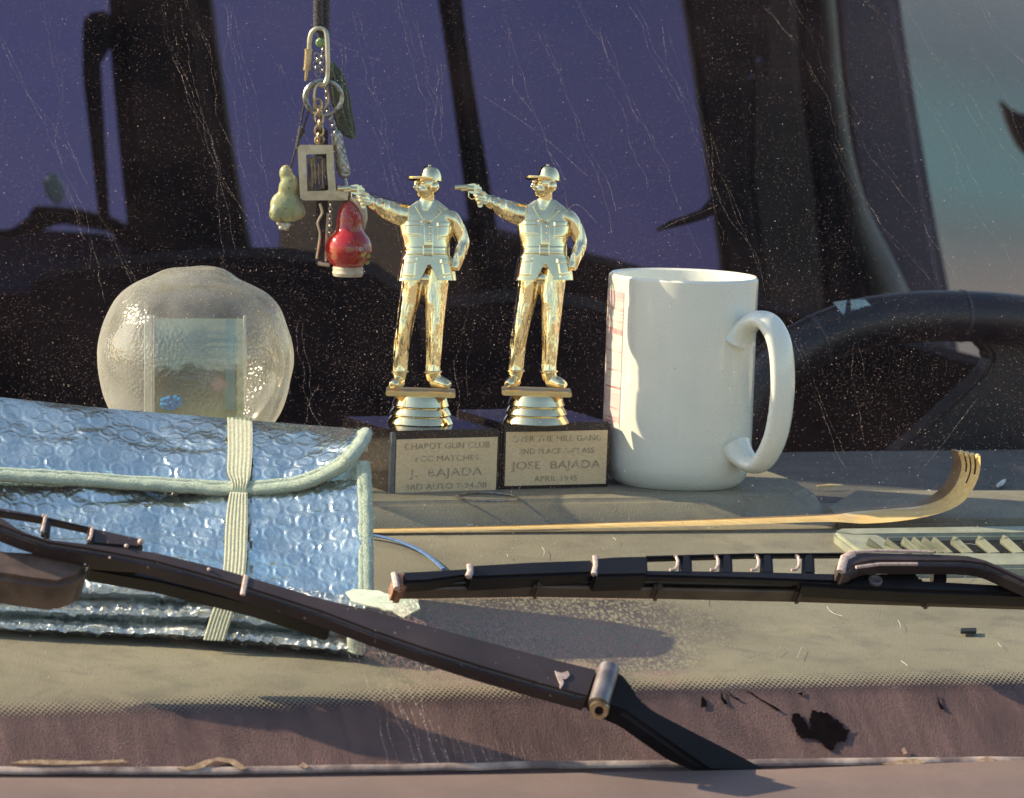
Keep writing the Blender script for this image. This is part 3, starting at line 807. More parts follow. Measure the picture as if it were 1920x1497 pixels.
for i, x in enumerate((1272, 1348, 1424, 1500)):
    b = B(); gtube(b, [(x - 16, 1069), (x - 7, 1068), (x - 2, 1062), (x - 1, 1052), (x - 4, 1044), (x - 9, 1042)], .0170, .0008, 6)
    link('sunlit_lip', b, M['chip'], WA)
b = B(); gprism(b, [(738, 1072), (758, 1068), (764, 1080), (764, 1102), (742, 1106), (736, 1090)], .002, .014, .003, 3)
link('end_cap', b, M['rust'], WA, label='rusty end cap of the right wiper blade')
b = B(); gtube(b, [(739, 1076), (742, 1090), (744, 1104)], .0142, .0016); link('sunlit_lip', b, M['chip'], WA)
b = B()
gprism(b, [(745, 1098), (1000, 1094), (1240, 1099), (1500, 1104), (1990, 1122), (1990, 1128), (1500, 1111), (1240, 1105), (1000, 1101), (745, 1105)], .0005, .008, .0006, 1)
link('wiper_rubber', b, M['rubber'], WA)
b = B(); gprism(b, [(760, 1087), (1000, 1084), (1240, 1086), (1540, 1093), (1990, 1112), (1990, 1117), (1540, 1099), (1240, 1092), (1000, 1090), (760, 1095)], .006, .0105, .0006, 1)
link('blade_spine', b, M['wiper_dark'], WA)
for i, (x, y) in enumerate(((1010, 1092), (1236, 1096), (1502, 1102), (1744, 1112))):
    b = B(); gprism(b, [(x - 9, y - 8), (x + 8, y - 8), (x + 9, y + 8), (x - 6, y + 9)], .001, .011, .0015, 2)
    link('blade_claw', b, M['rubber'], WA)
b = B()
cl = [(1572, 1046), (1590, 1034), (1625, 1031), (1760, 1034), (1815, 1037), (1850, 1046), (1890, 1064), (1930, 1082), (1990, 1102)]
lo = [(1990, 1122), (1915, 1092), (1880, 1076), (1848, 1062), (1810, 1057), (1640, 1056), (1610, 1062), (1590, 1076), (1574, 1076)]
gprism(b, cl + lo, .016, .026, .0025, 3)
WAA = link('wiper_arm', b, M['wiper'], WA)
b = B(); gtube(b, [(1577, 1072), (1580, 1058), (1584, 1046), (1600, 1038)], .0258, .0022, 8, rb=.0012)
link('sunlit_lip', b, M['chip'], WA)
b = B(); gtube(b, [(1600, 1036), (1640, 1033), (1700, 1034), (1750, 1036)], .0262, .0009, 6); gtube(b, [(1605, 1064), (1650, 1058), (1720, 1058)], .0262, .0009, 6)
link('sunlit_lip', b, M['chip'], WA)
b = B()
gprism(b, [(1500, 1078), (1600, 1074), (1720, 1072), (1726, 1086), (1990, 1100), (1990, 1118), (1700, 1108), (1500, 1096)], .006, .016, .0015)
gprism(b, [(1752, 1056), (1776, 1058), (1776, 1090), (1752, 1088)], .008, .0165, .001)
link('arm_clip', b, M['wiper_dark'], WA)
b = B(); c_ = at_glass(1641, 1088, .0165); lathe(b, [(0, .0003), (.0018, .0004), (.0026, .0008), (.0036, .0006), (.0040, -.003)], c_, 18, gn)
link('pivot_rivet', b, M['steel'], WA)

# left-hand wiper: long arm rising to the left, knuckle pin, base arm
b = B()
armT = [(-80, 925), (0, 962), (40, 990), (90, 1006), (180, 1016), (290, 1030), (400, 1057), (480, 1080), (600, 1116), (700, 1140), (800, 1167), (900, 1194), (1000, 1221), (1100, 1246), (1128, 1252)]
armB = [(-80, 965), (0, 990), (40, 1006), (90, 1022), (180, 1036), (290, 1057), (400, 1087), (480, 1112), (600, 1150), (700, 1188), (800, 1222), (900, 1254), (1000, 1283), (1080, 1305), (1108, 1312)]
gprism(b, armT + list(reversed(armB)), .0235, .034, .0022, 3)
WB = link('windshield_wiper', b, M['wiper'], CAR, label='left wiper with long slanting arm crossing the sunshade')
b = B(); gprism(b, [(-80, 940), (0, 951), (82, 966), (172, 987), (172, 992), (82, 973), (0, 960), (-80, 950)], .0235, .028, .0008)
gprism(b, [(172, 987), (265, 1008), (270, 1028), (172, 1020)], .010, .028, .0012)
gprism(b, [(80, 966), (98, 970), (94, 1006), (78, 1002)], .0235, .0285, .0015)
gprism(b, [(166, 986), (176, 988), (172, 1020), (164, 1018)], .0235, .0288, .001)
link('blade_frame', b, M['wiper'], WB)
b = B(); gtube(b, [(80, 967), (86, 967), (82, 985), (79, 998)], .0288, .0008, 6); link('sunlit_lip', b, M['chip'], WB)
b = B(); gtube(b, [(167, 988), (173, 990), (171, 1004), (167, 1014)], .0288, .0008, 6); link('sunlit_lip', b, M['chip'], WB)
for x, y, h_, r_ in ((264, 1016, .029, .0015), (237, 1024, .0345, .001), (392, 1068, .0345, .0009), (206, 1046, .0345, .0006)):
    b = B(); ell(b, at_glass(x, y, h_), r_, r_, r_, None, 10, 6); link('paint_chip', b, M['chip'], WB)
b = B()
gtube(b, [(462, 1080), (459, 1094), (455, 1116)], .0342, .0012, 6, rb=.0006)
link('sunlit_lip', b, M['chip'], WB); b = B()
gprism(b, rough_outline([(1040, 1258), (1053, 1262), (1066, 1257), (1069, 1266), (1062, 1274), (1055, 1272), (1056, 1286), (1051, 1290), (1048, 1278)], 3, 1.6, 77), .0340, .0346, 0)
link('paint_chip', b, M['chip'], WB)
b = B(); gprism(b, [(-80, 1010), (0, 1028), (80, 1032), (160, 1046), (170, 1060), (152, 1082), (110, 1096), (60, 1090), (-80, 1068)], .004, .024, .005, 4)
link('blade_foot', b, simple('dusty_brown_plastic', (.15, .10, .08), (.06, .043, .038), .55, nscale=60, bump=.4), WB, label='dusty rounded blade foot at the left edge')  # mottled dusty brown, paler than the arm
b = B(); gprism(b, [(165, 1046), (300, 1072), (480, 1120), (620, 1166), (620, 1180), (480, 1134), (300, 1090), (165, 1066)], .0008, .010, .001)
link('wiper_rubber', b, M['wiper_dark'], WB)
b = B()
bt = [(1108, 1312, .034), (1128, 1252, .034), (1162, 1256, .0345), (1178, 1272, .0345), (1200, 1308, .032), (1228, 1330, .029), (1290, 1362, .023), (1380, 1408, .013), (1462, 1452, .004), (1330, 1448, .006), (1260, 1400, .017), (1205, 1362, .025), (1172, 1338, .030), (1140, 1322, .0335)]
tp = [at_glass(x, y, h) for x, y, h in bt]
prism(b, tp, [p - gn * (.011 if h > .012 else .005) for p, (x, y, h) in zip(tp, bt)], .0018, 3)
link('base_arm', b, simple('dull_blue_black_paint', (.011, .010, .014), (.006, .006, .009), .6, nscale=40, Specular_IOR_Level=.2), WB)
b = B(); tube(b, [at_glass(1142, 1254, .0365), at_glass(1122, 1322, .0365)], .0048, 16)
PIN = link('knuckle_pin', b, M['steel'], WB)
b = B(); a_ = at_glass(1124, 1330, .0355); dr = (at_glass(1122, 1322, .0355) - at_glass(1142, 1254, .0355)).normalized()
lathe(b, [(.0018, .001), (.0022, .0022), (.0042, .0022), (.0046, 0), (.0046, -.004)], a_, 18, (dr * .6 - fw * .8).normalized())
link('pin_head', b, M['brasswire'], WB)

# ---------------------------------------------------------------- interior behind the dashboard
def wallprism(bm, pix, Y, th=.06, bev=.012): poly_prism(bm, [at(x, y, Y) for x, y in pix], Vector((0, th, 0)), bev, 3)
YB = 2.1
def part(name, pix, Y, m_, th=.06, bev=.012, label=None, parent=None):
    b = B(); wallprism(b, pix, Y, th, bev); return link(name, b, m_, parent or CAR, label=label)
part('pillar', [(205, -160), (372, -160), (398, 60), (425, 250), (450, 400), (475, 520), (500, 700), (260, 700), (240, 470), (222, 300), (205, 120), (200, 40)], YB, M['blackplastic'], .09, .02, 'wide black door pillar at left')
part('seat_belt', [(160, 25), (205, 20), (206, 100), (186, 110), (192, 220), (204, 420), (186, 430), (170, 280), (154, 140), (154, 50)], YB - .02, M['blackplastic'], .02, .004)
part('window_post', [(790, -160), (850, -160), (872, 60), (900, 240), (930, 420), (955, 620), (900, 620), (878, 420), (850, 200), (824, 20)], YB, M['blackplastic'], .05, .01, 'thin slanting black window post')
part('pillar', [(1250, -160), (1425, -160), (1430, 30), (1432, 120), (1405, 130), (1410, 350), (1440, 540), (1460, 900), (1380, 900), (1356, 500), (1335, 360), (1310, 180), (1286, 20)], YB, M['blackplastic'], .12, .012, 'broad black pillar right of centre')
part('pillar_trim', [(1425, -160), (1490, -160), (1500, 150), (1524, 330), (1545, 560), (1570, 900), (1440, 900), (1430, 560), (1400, 330), (1406, 140), (1430, 130)], YB + .05, M['browntrim'], .06, .02)
part('pillar', [(1480, -160), (1548, -160), (1560, 100), (1582, 300), (1620, 470), (1650, 620), (1680, 900), (1560, 900), (1530, 420), (1505, 200)], YB + .10, M['blackplastic'], .06, .01)
b = B(); tube(b, catmull([at(x, y, YB + .06) for x, y in ((1545, -80), (1555, 30), (1566, 150), (1585, 290), (1612, 400), (1642, 480), (1668, 550), (1690, 640), (1700, 760), (1705, 900))], 6), lerp_list([.007, .007, .007, .008, .010, .015, .019, .022, .024, .024], 55), 12)
link('pillar_trim', b, M['paletrim'], CAR, label='rounded pale strip on the right pillar')
part('reflecting_pane', [(1550, -160), (1672, -160), (1690, 20), (1722, 220), (1756, 420), (1784, 560), (1812, 760), (1830, 930), (1660, 930), (1660, 640), (1620, 440), (1588, 300), (1565, 120)], YB + .2, M['mauveglass'], .05, .012)  # mauve colour stands for the reflection in dark window glass
part('door_mirror', [(1876, 185), (1900, 210), (1960, 225), (1960, 320), (1915, 285), (1893, 240)], 3.2, M['blackplastic'], .05, .01)
# seats
def seat(pix, Y, th): 
    b = B(); wallprism(b, pix, Y, th, .03); return link('seat', b, M['darkfab'], CAR)
seat([(30, 545), (90, 520), (220, 500), (360, 488), (470, 484), (560, 490), (660, 505), (730, 530), (775, 570), (800, 640), (810, 1000), (20, 1000)], .85, .12)
seat([(760, 620), (800, 590), (880, 572), (980, 565), (1080, 575), (1160, 595), (1210, 640), (1230, 1000), (740, 1000)], 1.0, .12)
part('rear_shelf', [(-1600, 430), (120, 500), (700, 560), (1250, 590), (1700, 690), (2400, 700), (2400, 1200), (-1600, 1200)], 2.3, M['blackplastic'], .05, .01)
# dim shapes at the far left: door handle loop and a mirror arm seen through the side glass
part('door_panel', [(-120, 440), (20, 432), (60, 400), (56, 388), (130, 392), (210, 410), (245, 430), (330, 500), (300, 520), (205, 436), (110, 420), (60, 440), (-120, 470)], YB + .05, M['blackplastic'], .03, .006)
part('door_panel', [(-120, 460), (60, 432), (205, 440), (250, 470), (300, 540), (-120, 560)], YB + .15, simple('dim_blue_door_trim', (.06, .06, .14), rough=.7, bump=0), .03, .006)
b = B(); wallprism(b, [(80, 330), (98, 318), (112, 335), (124, 368), (116, 390), (92, 380), (80, 358)], YB + .1, .02, .005)
link('door_mirror', b, simple('pale_blue_mirror_glass', (.4, .52, .6), rough=.3, bump=0), CAR, label='pale blurred mirror glass at far left')
# curved twig of wire on the pillar
b = B(); tube(b, [at(x, y, .9) for x, y in ((1232, 432), (1260, 420), (1290, 412), (1318, 402), (1340, 385), (1350, 372))], [.0012, .003, .0035, .004, .006, .006], 8)
link('coat_hook', b, M['blackplastic'], CAR)
# roof, floor, side walls keep the cabin dark (outside the frame)
b = B(); zt = gl(0, 1.30).z
rf = [car(-.75, gl(0, 1.30).dot(cw), zt), car(.75, gl(0, 1.30).dot(cw), zt), car(.75, 2.9, zt), car(-.75, 2.9, zt)]
poly_prism(b, rf, Vector((0, 0, .03)), .01)
link('roof', b, M['darkfab'], CAR)
b = B(); fl = [car(-.75, .24, -.9), car(.75, .24, -.9), car(.75, 2.9, -.9), car(-.75, 2.9, -.9)]; poly_prism(b, fl, Vector((0, 0, -.03)))
link('cabin_floor', b, M['darkfab'], CAR, smooth=False)
b = B(); poly_prism(b, [car(-.72, .22, -.9), car(.72, .22, -.9), car(.72, .22, -.12), car(-.72, .22, -.12)], cw * .02)
link('firewall', b, M['darkfab'], CAR, smooth=False)
for sx in (-1, 1):
    b = B(); poly_prism(b, [car(.75 * sx, -.3, -.9), car(.75 * sx, 2.9, -.9), car(.75 * sx, 2.9, -.08), car(.75 * sx, -.3, -.10)], cu * .03 * sx)
    link('door_panel', b, M['darkfab'], CAR, smooth=False)

b = B(); poly_prism(b, [car(-.755, a_, z_) for a_, z_ in ((.515, -.1), (.515, .72), (1.0, .72), (1.0, -.1))], cu * -.04, .008)  # unseen pillar added to throw shade over the rear dash
link('pillar', b, M['blackplastic'], CAR)
b = B(); poly_prism(b, [car(-.755, a_, z_) for a_, z_ in ((1.02, -.08), (1.02, .72), (2.88, .72), (2.88, -.08))], cu * -.03, .006)  # unseen side panel added to keep the sun off the seats
link('door_panel', b, M['blackplastic'], CAR)
# steering wheel
wp = [at_w(x, y, .30) for x, y in ((1360, 860), (1395, 770), (1440, 700), (1510, 650), (1600, 612), (1700, 596), (1800, 593), (1920, 602), (2020, 630), (2120, 690))]
b = B(); P_ = catmull(wp, 8)
tube(b, P_, .0165, 20)
SW = link('steering_wheel', b, M['wheel'], CAR, label='black steering wheel rim with laced cover behind the mug')
b = B()
poly_prism(b, [at_w(x, y, .315) for x, y in ((1835, 640), (1850, 652), (1862, 668), (1860, 682), (1840, 706), (1760, 782), (1680, 850), (1640, 900), (1640, 960), (2100, 960), (2100, 640))], cw * .02, .004, 2)
link('wheel_spoke', b, M['wheel'], SW)
def rim_band(bm, i, wd=.0006):
    tube(bm, [P_[i], P_[i] + (P_[i + 1] - P_[i]).normalized() * .0022], .0170, 20)
for i in (26, 48, 57, 63):
    b = B(); rim_band(b, i); link('lacing', b, simple('lacing_cord', (.035, .037, .05), rough=.5, bump=0) if i == 26 else bpy.data.materials['lacing_cord'], SW)
# tape piece wrapped on the rim
b = B()
def rimsurf(px, py):
    d = ray(px, py)
    best = None
    for i in range(len(P_) - 1):
        for t in (0, .25, .5, .75):
            c_ = P_[i].lerp(P_[i + 1], t); tt = (c_ - CAM).dot(d) / d.dot(d); q = CAM + d * tt; dist = (q - c_).length
            if best is None or dist < best[0]: best = (dist, tt)
    dist, tt = best
    back = math.sqrt(max(.0172 ** 2 - dist ** 2, 0))
    return CAM + d * (tt - back / d.length)
def tape(bm, q):
    grid(bm, lambda s, t: rimsurf(*[(q[0][i] * (1 - s) + q[1][i] * s) * (1 - t) + (q[3][i] * (1 - s) + q[2][i] * s) * t for i in (0, 1)]), 8, 8)
tape(b, [(1562, 567), (1588, 563), (1583, 592), (1580, 590)]); tape(b, [(1594, 562), (1622, 562), (1650, 590), (1600, 618)])
link('tape_patch', b, M['tape'], SW, label='torn teal patterned tape on the steering wheel rim')

# ================================================================== TROPHIES
S = 1 / 3400.0
cr, sr = math.cos(ROLL), math.sin(ROLL)
TILT = R(7)
def make_trophy_fig():
    """figure geometry in metres, origin on the pedestal plate; photo pixels of the right-hand trophy, depth d towards the back"""
    def P(x, y, d=0.0):
        dx, dy = x - 1005, 737 - y
        X, Z = dx * cr - dy * sr, dx * sr + dy * cr
        Yv = d
        return Vector((X, Yv * math.cos(TILT) + Z * math.sin(TILT), Z * math.cos(TILT) - Yv * math.sin(TILT))) * S
    return P
P = make_trophy_fig()
# torso: table of left edge, right edge, half depth
TOR = [(380, 1000, 1040, 9), (388, 988, 1050, 11), (396, 972, 1060, 13), (408, 966, 1068, 16), (425, 968, 1070, 19), (445, 970, 1067, 22), (462, 974, 1062, 23.5), (475, 975, 1061, 24.5), (488, 973, 1063, 26), (505, 969, 1068, 28), (520, 966, 1071, 29.5), (531, 964, 1072, 30.5)]
def tor(y):
    ys = [t[0] for t in TOR]; return [interp(ys, [t[i] for t in TOR], y) for i in (1, 2, 3)]
EXPN = 2.4
def tor_d(x, y, extra=0):
    xl, xr, dp = tor(y); c = (xl + xr) / 2; hw = (xr - xl) / 2; q = min(abs((x - c) / hw), .999)
    return -(dp + extra) * (1 - q ** EXPN) ** (1 / EXPN)
def tor_pt(a, y, off=0):
    xl, xr, dp = tor(y); c = (xl + xr) / 2; hw = (xr - xl) / 2
    ca, sa = math.cos(a), math.sin(a); e = 2 / EXPN
    return P(c + (hw + off) * math.copysign(abs(ca) ** e, ca), y, (dp + off) * math.copysign(abs(sa) ** e, sa))
def loft_closed(bm, ringfn, ys, n=40):
    rings = [[bm.verts.new(ringfn(2 * math.pi * k / n, y)) for k in range(n)] for y in ys]
    for a, c in zip(rings, rings[1:]):
        for k in range(n): bm.faces.new((a[k], a[(k + 1) % n], c[(k + 1) % n], c[k]))
    bm.faces.new(rings[0]); bm.faces.new(list(reversed(rings[-1])))
def ptube(bm, pts, r, rb=None, n=16, k=6, ref=(0, 1, 0)):
    Q = catmull([P(*p) for p in pts], k); nn = len(Q)
    ra = [v * S for v in lerp_list(list(r), nn)]; rb_ = [v * S for v in lerp_list(list(rb or r), nn)]
    tube(bm, Q, ra, n, rb=rb_, ref=ref)
def pell(bm, x, y, d, rx, rz, ry, rot=None): ell(bm, P(x, y, d), rx * S, ry * S, rz * S, rot, 20, 14)
body = B()
loft_closed(body, lambda a, y: tor_pt(a, y), [380, 384, 388, 392, 396, 402, 408, 416, 425, 435, 445, 454, 462, 468, 475, 482, 488, 496, 502])
# neck, head, face
ptube(body, [(1017, 396, 2), (1020, 380, 0), (1021, 362, -2)], [17, 14, 14])
pell(body, 1022, 350, 0, 21, 25, 23)
pell(body, 1014, 361, -7, 15, 15, 15); pell(body, 1008, 368, -11, 8, 6, 8)
pell(body, 999, 352.5, -16, 4, 6, 4); pell(body, 996.5, 356, -18, 4, 3, 4)
pell(body, 1003, 361.5, -17, 5.5, 2.4, 5.0, None); pell(body, 1005, 365, -16, 4.5, 1.8, 4)
# pistol arm
ptube(body, [(980, 408, 2), (962, 404, -2), (942, 396, -7), (926, 388, -11), (915, 382, -13), (906, 377, -14)], [22, 21, 17.5, 14, 10.5, 9], [19, 18, 15, 12.5, 9, 8])
ptube(body, [(924, 387, -11), (919, 384, -12), (914, 381, -13)], [13.5, 13, 12.2], [12.5, 12, 11])
# fist: palm, fingers, thumb
pell(body, 905, 377, -15, 10, 10.5, 9); pell(body, 899, 370, -15, 8, 6, 7)
for k_, (yy, xx, ln) in enumerate(((376, 893, 12), (382.5, 894, 12.5), (389, 897, 11.5))):
    ptube(body, [(xx + ln + 2, yy - 1, -22), (xx + 4, yy - 1.5, -24.5), (xx - 1.5, yy - 1, -21), (xx, yy, -15)], [3.1, 3.3, 3.3, 3], n=10)
ptube(body, [(902, 371, -21), (893, 371, -22.5), (886, 372.5, -20)], [3, 2.8, 2.4], n=10)            # trigger finger
ptube(body, [(908, 370, -22), (899, 364.5, -22), (889, 361, -21)], [4, 3.4, 2.6], n=10)              # thumb along the frame
# other arm, hand in pocket
ptube(body, [(1050, 410, 1), (1066, 415, 0), (1079, 436, 3), (1086, 456, 4), (1085, 470, 0), (1078, 490, -7), (1069, 510, -12)], [14, 15.5, 14.5, 13.5, 12.5, 11, 9.5], [14, 15, 14, 13, 12, 11, 9])
pell(body, 1056, 412, 1, 15, 13, 15)
# legs, crotch, shoes
ptube(body, [(992, 510, -2), (990, 544, -2), (983, 580, -3), (974, 626, -3), (969, 660, -1), (967, 690, 1), (966, 703, 1), (965, 718, 2)], [24, 22, 18.5, 16, 15, 14.3, 14.6, 10], [24, 22, 19, 17, 15.5, 15, 15, 11])
ptube(body, [(1037, 510, -2), (1034, 544, -3), (1033, 580, -5), (1031, 626, -6), (1030, 660, -5), (1028, 690, -3), (1028, 705, -3), (1028, 719, 0)], [26, 24, 20.5, 17, 15.6, 14.6, 15, 11], [24, 22, 19.5, 17.5, 16, 15, 15.5, 12])
pell(body, 1012, 527, -1, 34, 17, 21)
def shoe(bm, heel, toe, w0, w1, h):
    ptube(bm, [(heel[0], heel[1], heel[2]), (heel[0] * .6 + toe[0] * .4, heel[1] + 2, heel[2] * .6 + toe[2] * .4), (toe[0] * .8 + heel[0] * .2, toe[1], toe[2] * .8 + heel[2] * .2), (toe[0], toe[1] + 2, toe[2])], [w0, w0, w1, w1 * .6], [h, h, h * .75, h * .45], ref=(0, 0, 1))
shoe(body, (966, 719, 4), (950, 725, -20), 12, 11, 12); shoe(body, (1027, 719, 2), (1059, 726, -16), 13, 12, 12)
# skirt of the jacket with its front opening
def skirt(bm, n=420):
    ysn = 8
    def bottom(a):
        if math.sin(a) > 0: return 532
        xl, xr, dp = tor(515); x = (xl + xr) / 2 + (xr - xl) / 2 * math.copysign(abs(math.cos(a)) ** (2 / EXPN), math.cos(a))
        q = abs(x - 1021) / 17
        return 497 + 35 * min(1, q)
    outer = []; inner = []
    for j in range(ysn + 1):
        o_, i_ = [], []
        for k in range(n):
            a = 2 * math.pi * k / n; y = 486 + (bottom(a) - 486) * j / ysn
            o_.append(bm.verts.new(tor_pt(a, min(y, 531), 2.0))); i_.append(bm.verts.new(tor_pt(a, min(y, 531), -1.5)))
        outer.append(o_); inner.append(i_)
    for j in range(ysn):
        for k in range(n):
            q = (k + 1) % n
            bm.faces.new((outer[j][k], outer[j][q], outer[j + 1][q], outer[j + 1][k])); bm.faces.new((inner[j][q], inner[j][k], inner[j + 1][k], inner[j + 1][q]))
    for k in range(n):
        q = (k + 1) % n
        bm.faces.new((outer[0][q], outer[0][k], inner[0][k], inner[0][q])); bm.faces.new((outer[-1][k], outer[-1][q], inner[-1][q], inner[-1][k]))
bmesh.ops.recalc_face_normals(body, faces=body.faces)
me = bpy.data.meshes.new('tmpbody'); body.to_mesh(me); body.free()
tmp = bpy.data.objects.new('tmpbody', me); COL.objects.link(tmp)
rm = tmp.modifiers.new('r', 'REMESH'); rm.mode = 'VOXEL'; rm.voxel_size = .00042
sm_ = tmp.modifiers.new('s', 'SMOOTH'); sm_.iterations = 4; sm_.factor = .5
dg = bpy.context.evaluated_depsgraph_get()
BODY = bpy.data.meshes.new_from_object(tmp.evaluated_get(dg)); BODY.name = 'figurine'
bpy.data.objects.remove(tmp)
BODY.materials.clear(); BODY.materials.append(M['gold']); BODY.materials.append(M['goldf'])
legz = P(1000, 531).z
for pl in BODY.polygons:
    pl.use_smooth = True
    c_ = pl.center
    if (c_.z < legz and c_.z > P(1000, 703).z) or (c_.x < P(972, 400).x and c_.z > P(950, 440).z and c_.x > P(918, 384).x and c_.z < P(950, 372).z) or (c_.x > P(1069, 440).x and c_.z < P(1080, 420).z and c_.z > legz): pl.material_index = 1

def child(name, bm, m_, parent, off, label=None):
    """bm holds coordinates local to the figure; off = where the figure stands"""
    bmesh.ops.translate(bm, verts=bm.verts, vec=off)
    return link(name, bm, m_, parent, org=off, label=label)
def patch(bm, q, off=1.6, n=8, dens=None):
    """raised cloth patch on the torso between four pixel corners"""
    def f(s, t, o):
        x = (q[0][0] * (1 - s) + q[1][0] * s) * (1 - t) + (q[3][0] * (1 - s) + q[2][0] * s) * t
        y = (q[0][1] * (1 - s) + q[1][1] * s) * (1 - t) + (q[3][1] * (1 - s) + q[2][1] * s) * t
        return P(x, y, tor_d(x, y) - o)
    b_ = B()
    fr = grid(b_, lambda s, t: f(s, t, off * min(1, 4 * min(s, 1 - s, t, 1 - t) + .55)), n, n)
    bk = grid(b_, lambda s, t: f(s, t, -1.5), n, n)
    ring = lambda g: [g[0][i] for i in range(n)] + [g[j][n] for j in range(n)] + [g[n][i] for i in range(n, 0, -1)] + [g[j][0] for j in range(n, 0, -1)]
    A, C = ring(fr), ring(bk)
    for i in range(len(A)): b_.faces.new((A[i], C[i], C[(i + 1) % len(A)], A[(i + 1) % len(A)]))
    merge(bm, b_)

HT = -.0  # figures stand on their plates
def build_trophy(name, label, base_rot, foot_px, front_px, plate_lines, sizes, group, figrot=0):
    """foot_px: plate centre in photo pixels; front_px: centre of the block's front top edge"""
    Yc = 0.0
    top = at(foot_px[0], foot_px[1] + 54, Yc)           # pedestal foot on the block
    SB = .0660; HB = .0375
    bc = Vector((top.x, top.y, top.z))
    root = empty(name, bc - Vector((0, 0, HB)), label, 'trophy', group)
    rz = Matrix.Rotation(base_rot, 3, 'Z'); ax, ay, az = rz @ Vector((1, 0, 0)), rz @ Vector((0, 1, 0)), Vector((0, 0, 1))
    # block centre from its front edge
    fe = front_px
    if len(fe) == 2:
        d_ = ray(*fe); FL = CAM + d_ * ((bc.z - CAM.z) / d_.z)
    else: FL = Vector((fe[0], fe[1], bc.z))
    ctr = FL + ax * SB / 2 + ay * SB / 2
    FR = FL + ax * (SB + .0006)
    b_ = B(); box(b_, ctr - az * HB / 2, ax * SB / 2, ay * SB / 2, az * HB / 2, .0012, 2)
    # polished stone block with a chamfered left edge
    blk = link('marble_block', b_, M['marble'], root)
    b_ = B(); e = ctr - ax * (SB / 2 - .0006) - ay * (SB / 2 - .0006)
    box(b_, e - az * HB / 2, ax * .0014, ay * .0014, az * (HB / 2 - .0006), .0004, 1)
    if len(fe) == 2: link('chamfer', b_, M['edge'], blk)
    else: b_.free()
    # engraved plate
    pw, ph = SB * .93, HB * .80
    pc = ctr - ay * (SB / 2 + .0004) - az * (HB * .52) 
    b_ = B(); box(b_, pc, ax * pw / 2, ay * .0005, az * ph / 2, .0002, 1)
    pl = link('name_plate', b_, M['brass'], root)
    tb = B()
    for (txt, zz, size, xs) in plate_lines:
        cu_ = bpy.data.curves.new('t', 'FONT'); cu_.body = txt; cu_.size = size; cu_.align_x = 'CENTER'; cu_.align_y = 'CENTER'; cu_.extrude = .00012; cu_.offset = -.00001; cu_.space_character = 1.05
        to = bpy.data.objects.new('t', cu_); COL.objects.link(to)
        d_ = bpy.context.evaluated_depsgraph_get()
        tm = bpy.data.meshes.new_from_object(to.evaluated_get(d_))
        bpy.data.objects.remove(to)
        xsv = [v.co.x for v in tm.vertices]; wid = max(xsv) - min(xsv); k = xs * pw / wid
        for v in tm.vertices:
            lx, ly, lz = v.co
            v.co = pc + ax * (lx * k) + az * (ly + zz * ph) - ay * (.0006 + lz)
        tb.from_mesh(tm); bpy.data.meshes.remove(tm)
    link('engraved_text', tb, M['engrave'], pl, smooth=False)
    # ringed pedestal
    b_ = B(); s = S
    lathe(b_, [(0, 53 * s), (47 * s, 53 * s), (48.5 * s, 51 * s), (51 * s, 43 * s), (54 * s, 34.5 * s), (53 * s, 32.6 * s), (50.6 * s, 31.6 * s), (55 * s, 26 * s), (58.6 * s, 18 * s), (57.6 * s, 16.2 * s), (55 * s, 15.2 * s), (59.5 * s, 9 * s), (63 * s, 1.5 * s), (62 * s, 0), (0, 0)], bc, 72)
    link('pedestal', b_, M['gold'], root)
    foot = bc + Vector((0, 0, 53 * s))
    # standing plate: bevelled square turned a little
    b_ = B(); rp = Matrix.Rotation(R(1), 3, 'Z')
    box(b_, foot + Vector((0, 0, 4.5 * s)), rp @ Vector((65 * s, 0, 0)), rp @ Vector((0, 40 * s, 0)), Vector((0, 0, 4.5 * s)), 1.6 * s, 2)
    link('foot_plate', b_, M['goldplate'], root)
    off = foot + Vector((0, 0, 7.5 * s))
    fig = bpy.data.objects.new('figurine', BODY); COL.objects.link(fig); fig.parent = root; fig.location = off - ORG[root.name]; fig.rotation_euler.z = R(figrot); ORG[fig.name] = off
    fig['label'] = 'gold marksman statuette in cap, ear muffs and belted jacket, arm raised with a pistol'
    mk = lambda: B()
    b_ = mk(); skirt(b_); child('jacket_skirt', b_, M['gold'], fig, off)
    # cap
    b_ = mk()
    n_ = 28; rings = []
    for j in range(9):
        th = math.pi / 2 * j / 8
        if j == 8: rings.append([b_.verts.new(P(1026, 315, 0))]); continue
        rings.append([b_.verts.new(P(1028 + 20.5 * math.cos(th) ** .55 * math.cos(2 * math.pi * k / n_), 343 - 3.5 * math.cos(2 * math.pi * k / n_) * -.6 - 26 * math.sin(th) ** .92, 22 * math.cos(th) ** .55 * math.sin(2 * math.pi * k / n_))) for k in range(n_)])
    for a, c in zip(rings, rings[1:]):
        for k in range(n_):
            if len(c) == 1: b_.faces.new((a[k], a[(k + 1) % n_], c[0]))
            else: b_.faces.new((a[k], a[(k + 1) % n_], c[(k + 1) % n_], c[k]))
    b_.faces.new(list(reversed(rings[0])))
    ell(b_, P(1026, 314.5, 0), 3 * s, 3 * s, 1.6 * s)
    # peak
    pts = []
    for k in range(13):
        t = -1 + 2 * k / 12
        ang = R(222) + t * R(62)
        pts.append((1026 + 41 * math.cos(ang) * (1.16 - .34 * t * t), 337.5 - 3.0 * (1 - t * t) + 1.5, 33 * math.sin(ang) * (1.12 - .3 * t * t)))
    root_ = [(1026 + 18 * math.cos(R(222) + (-1 + 2 * k / 12) * R(62)), 337, 18 * math.sin(R(222) + (-1 + 2 * k / 12) * R(62))) for k in range(12, -1, -1)]
    pp = [P(*q) for q in pts + root_]
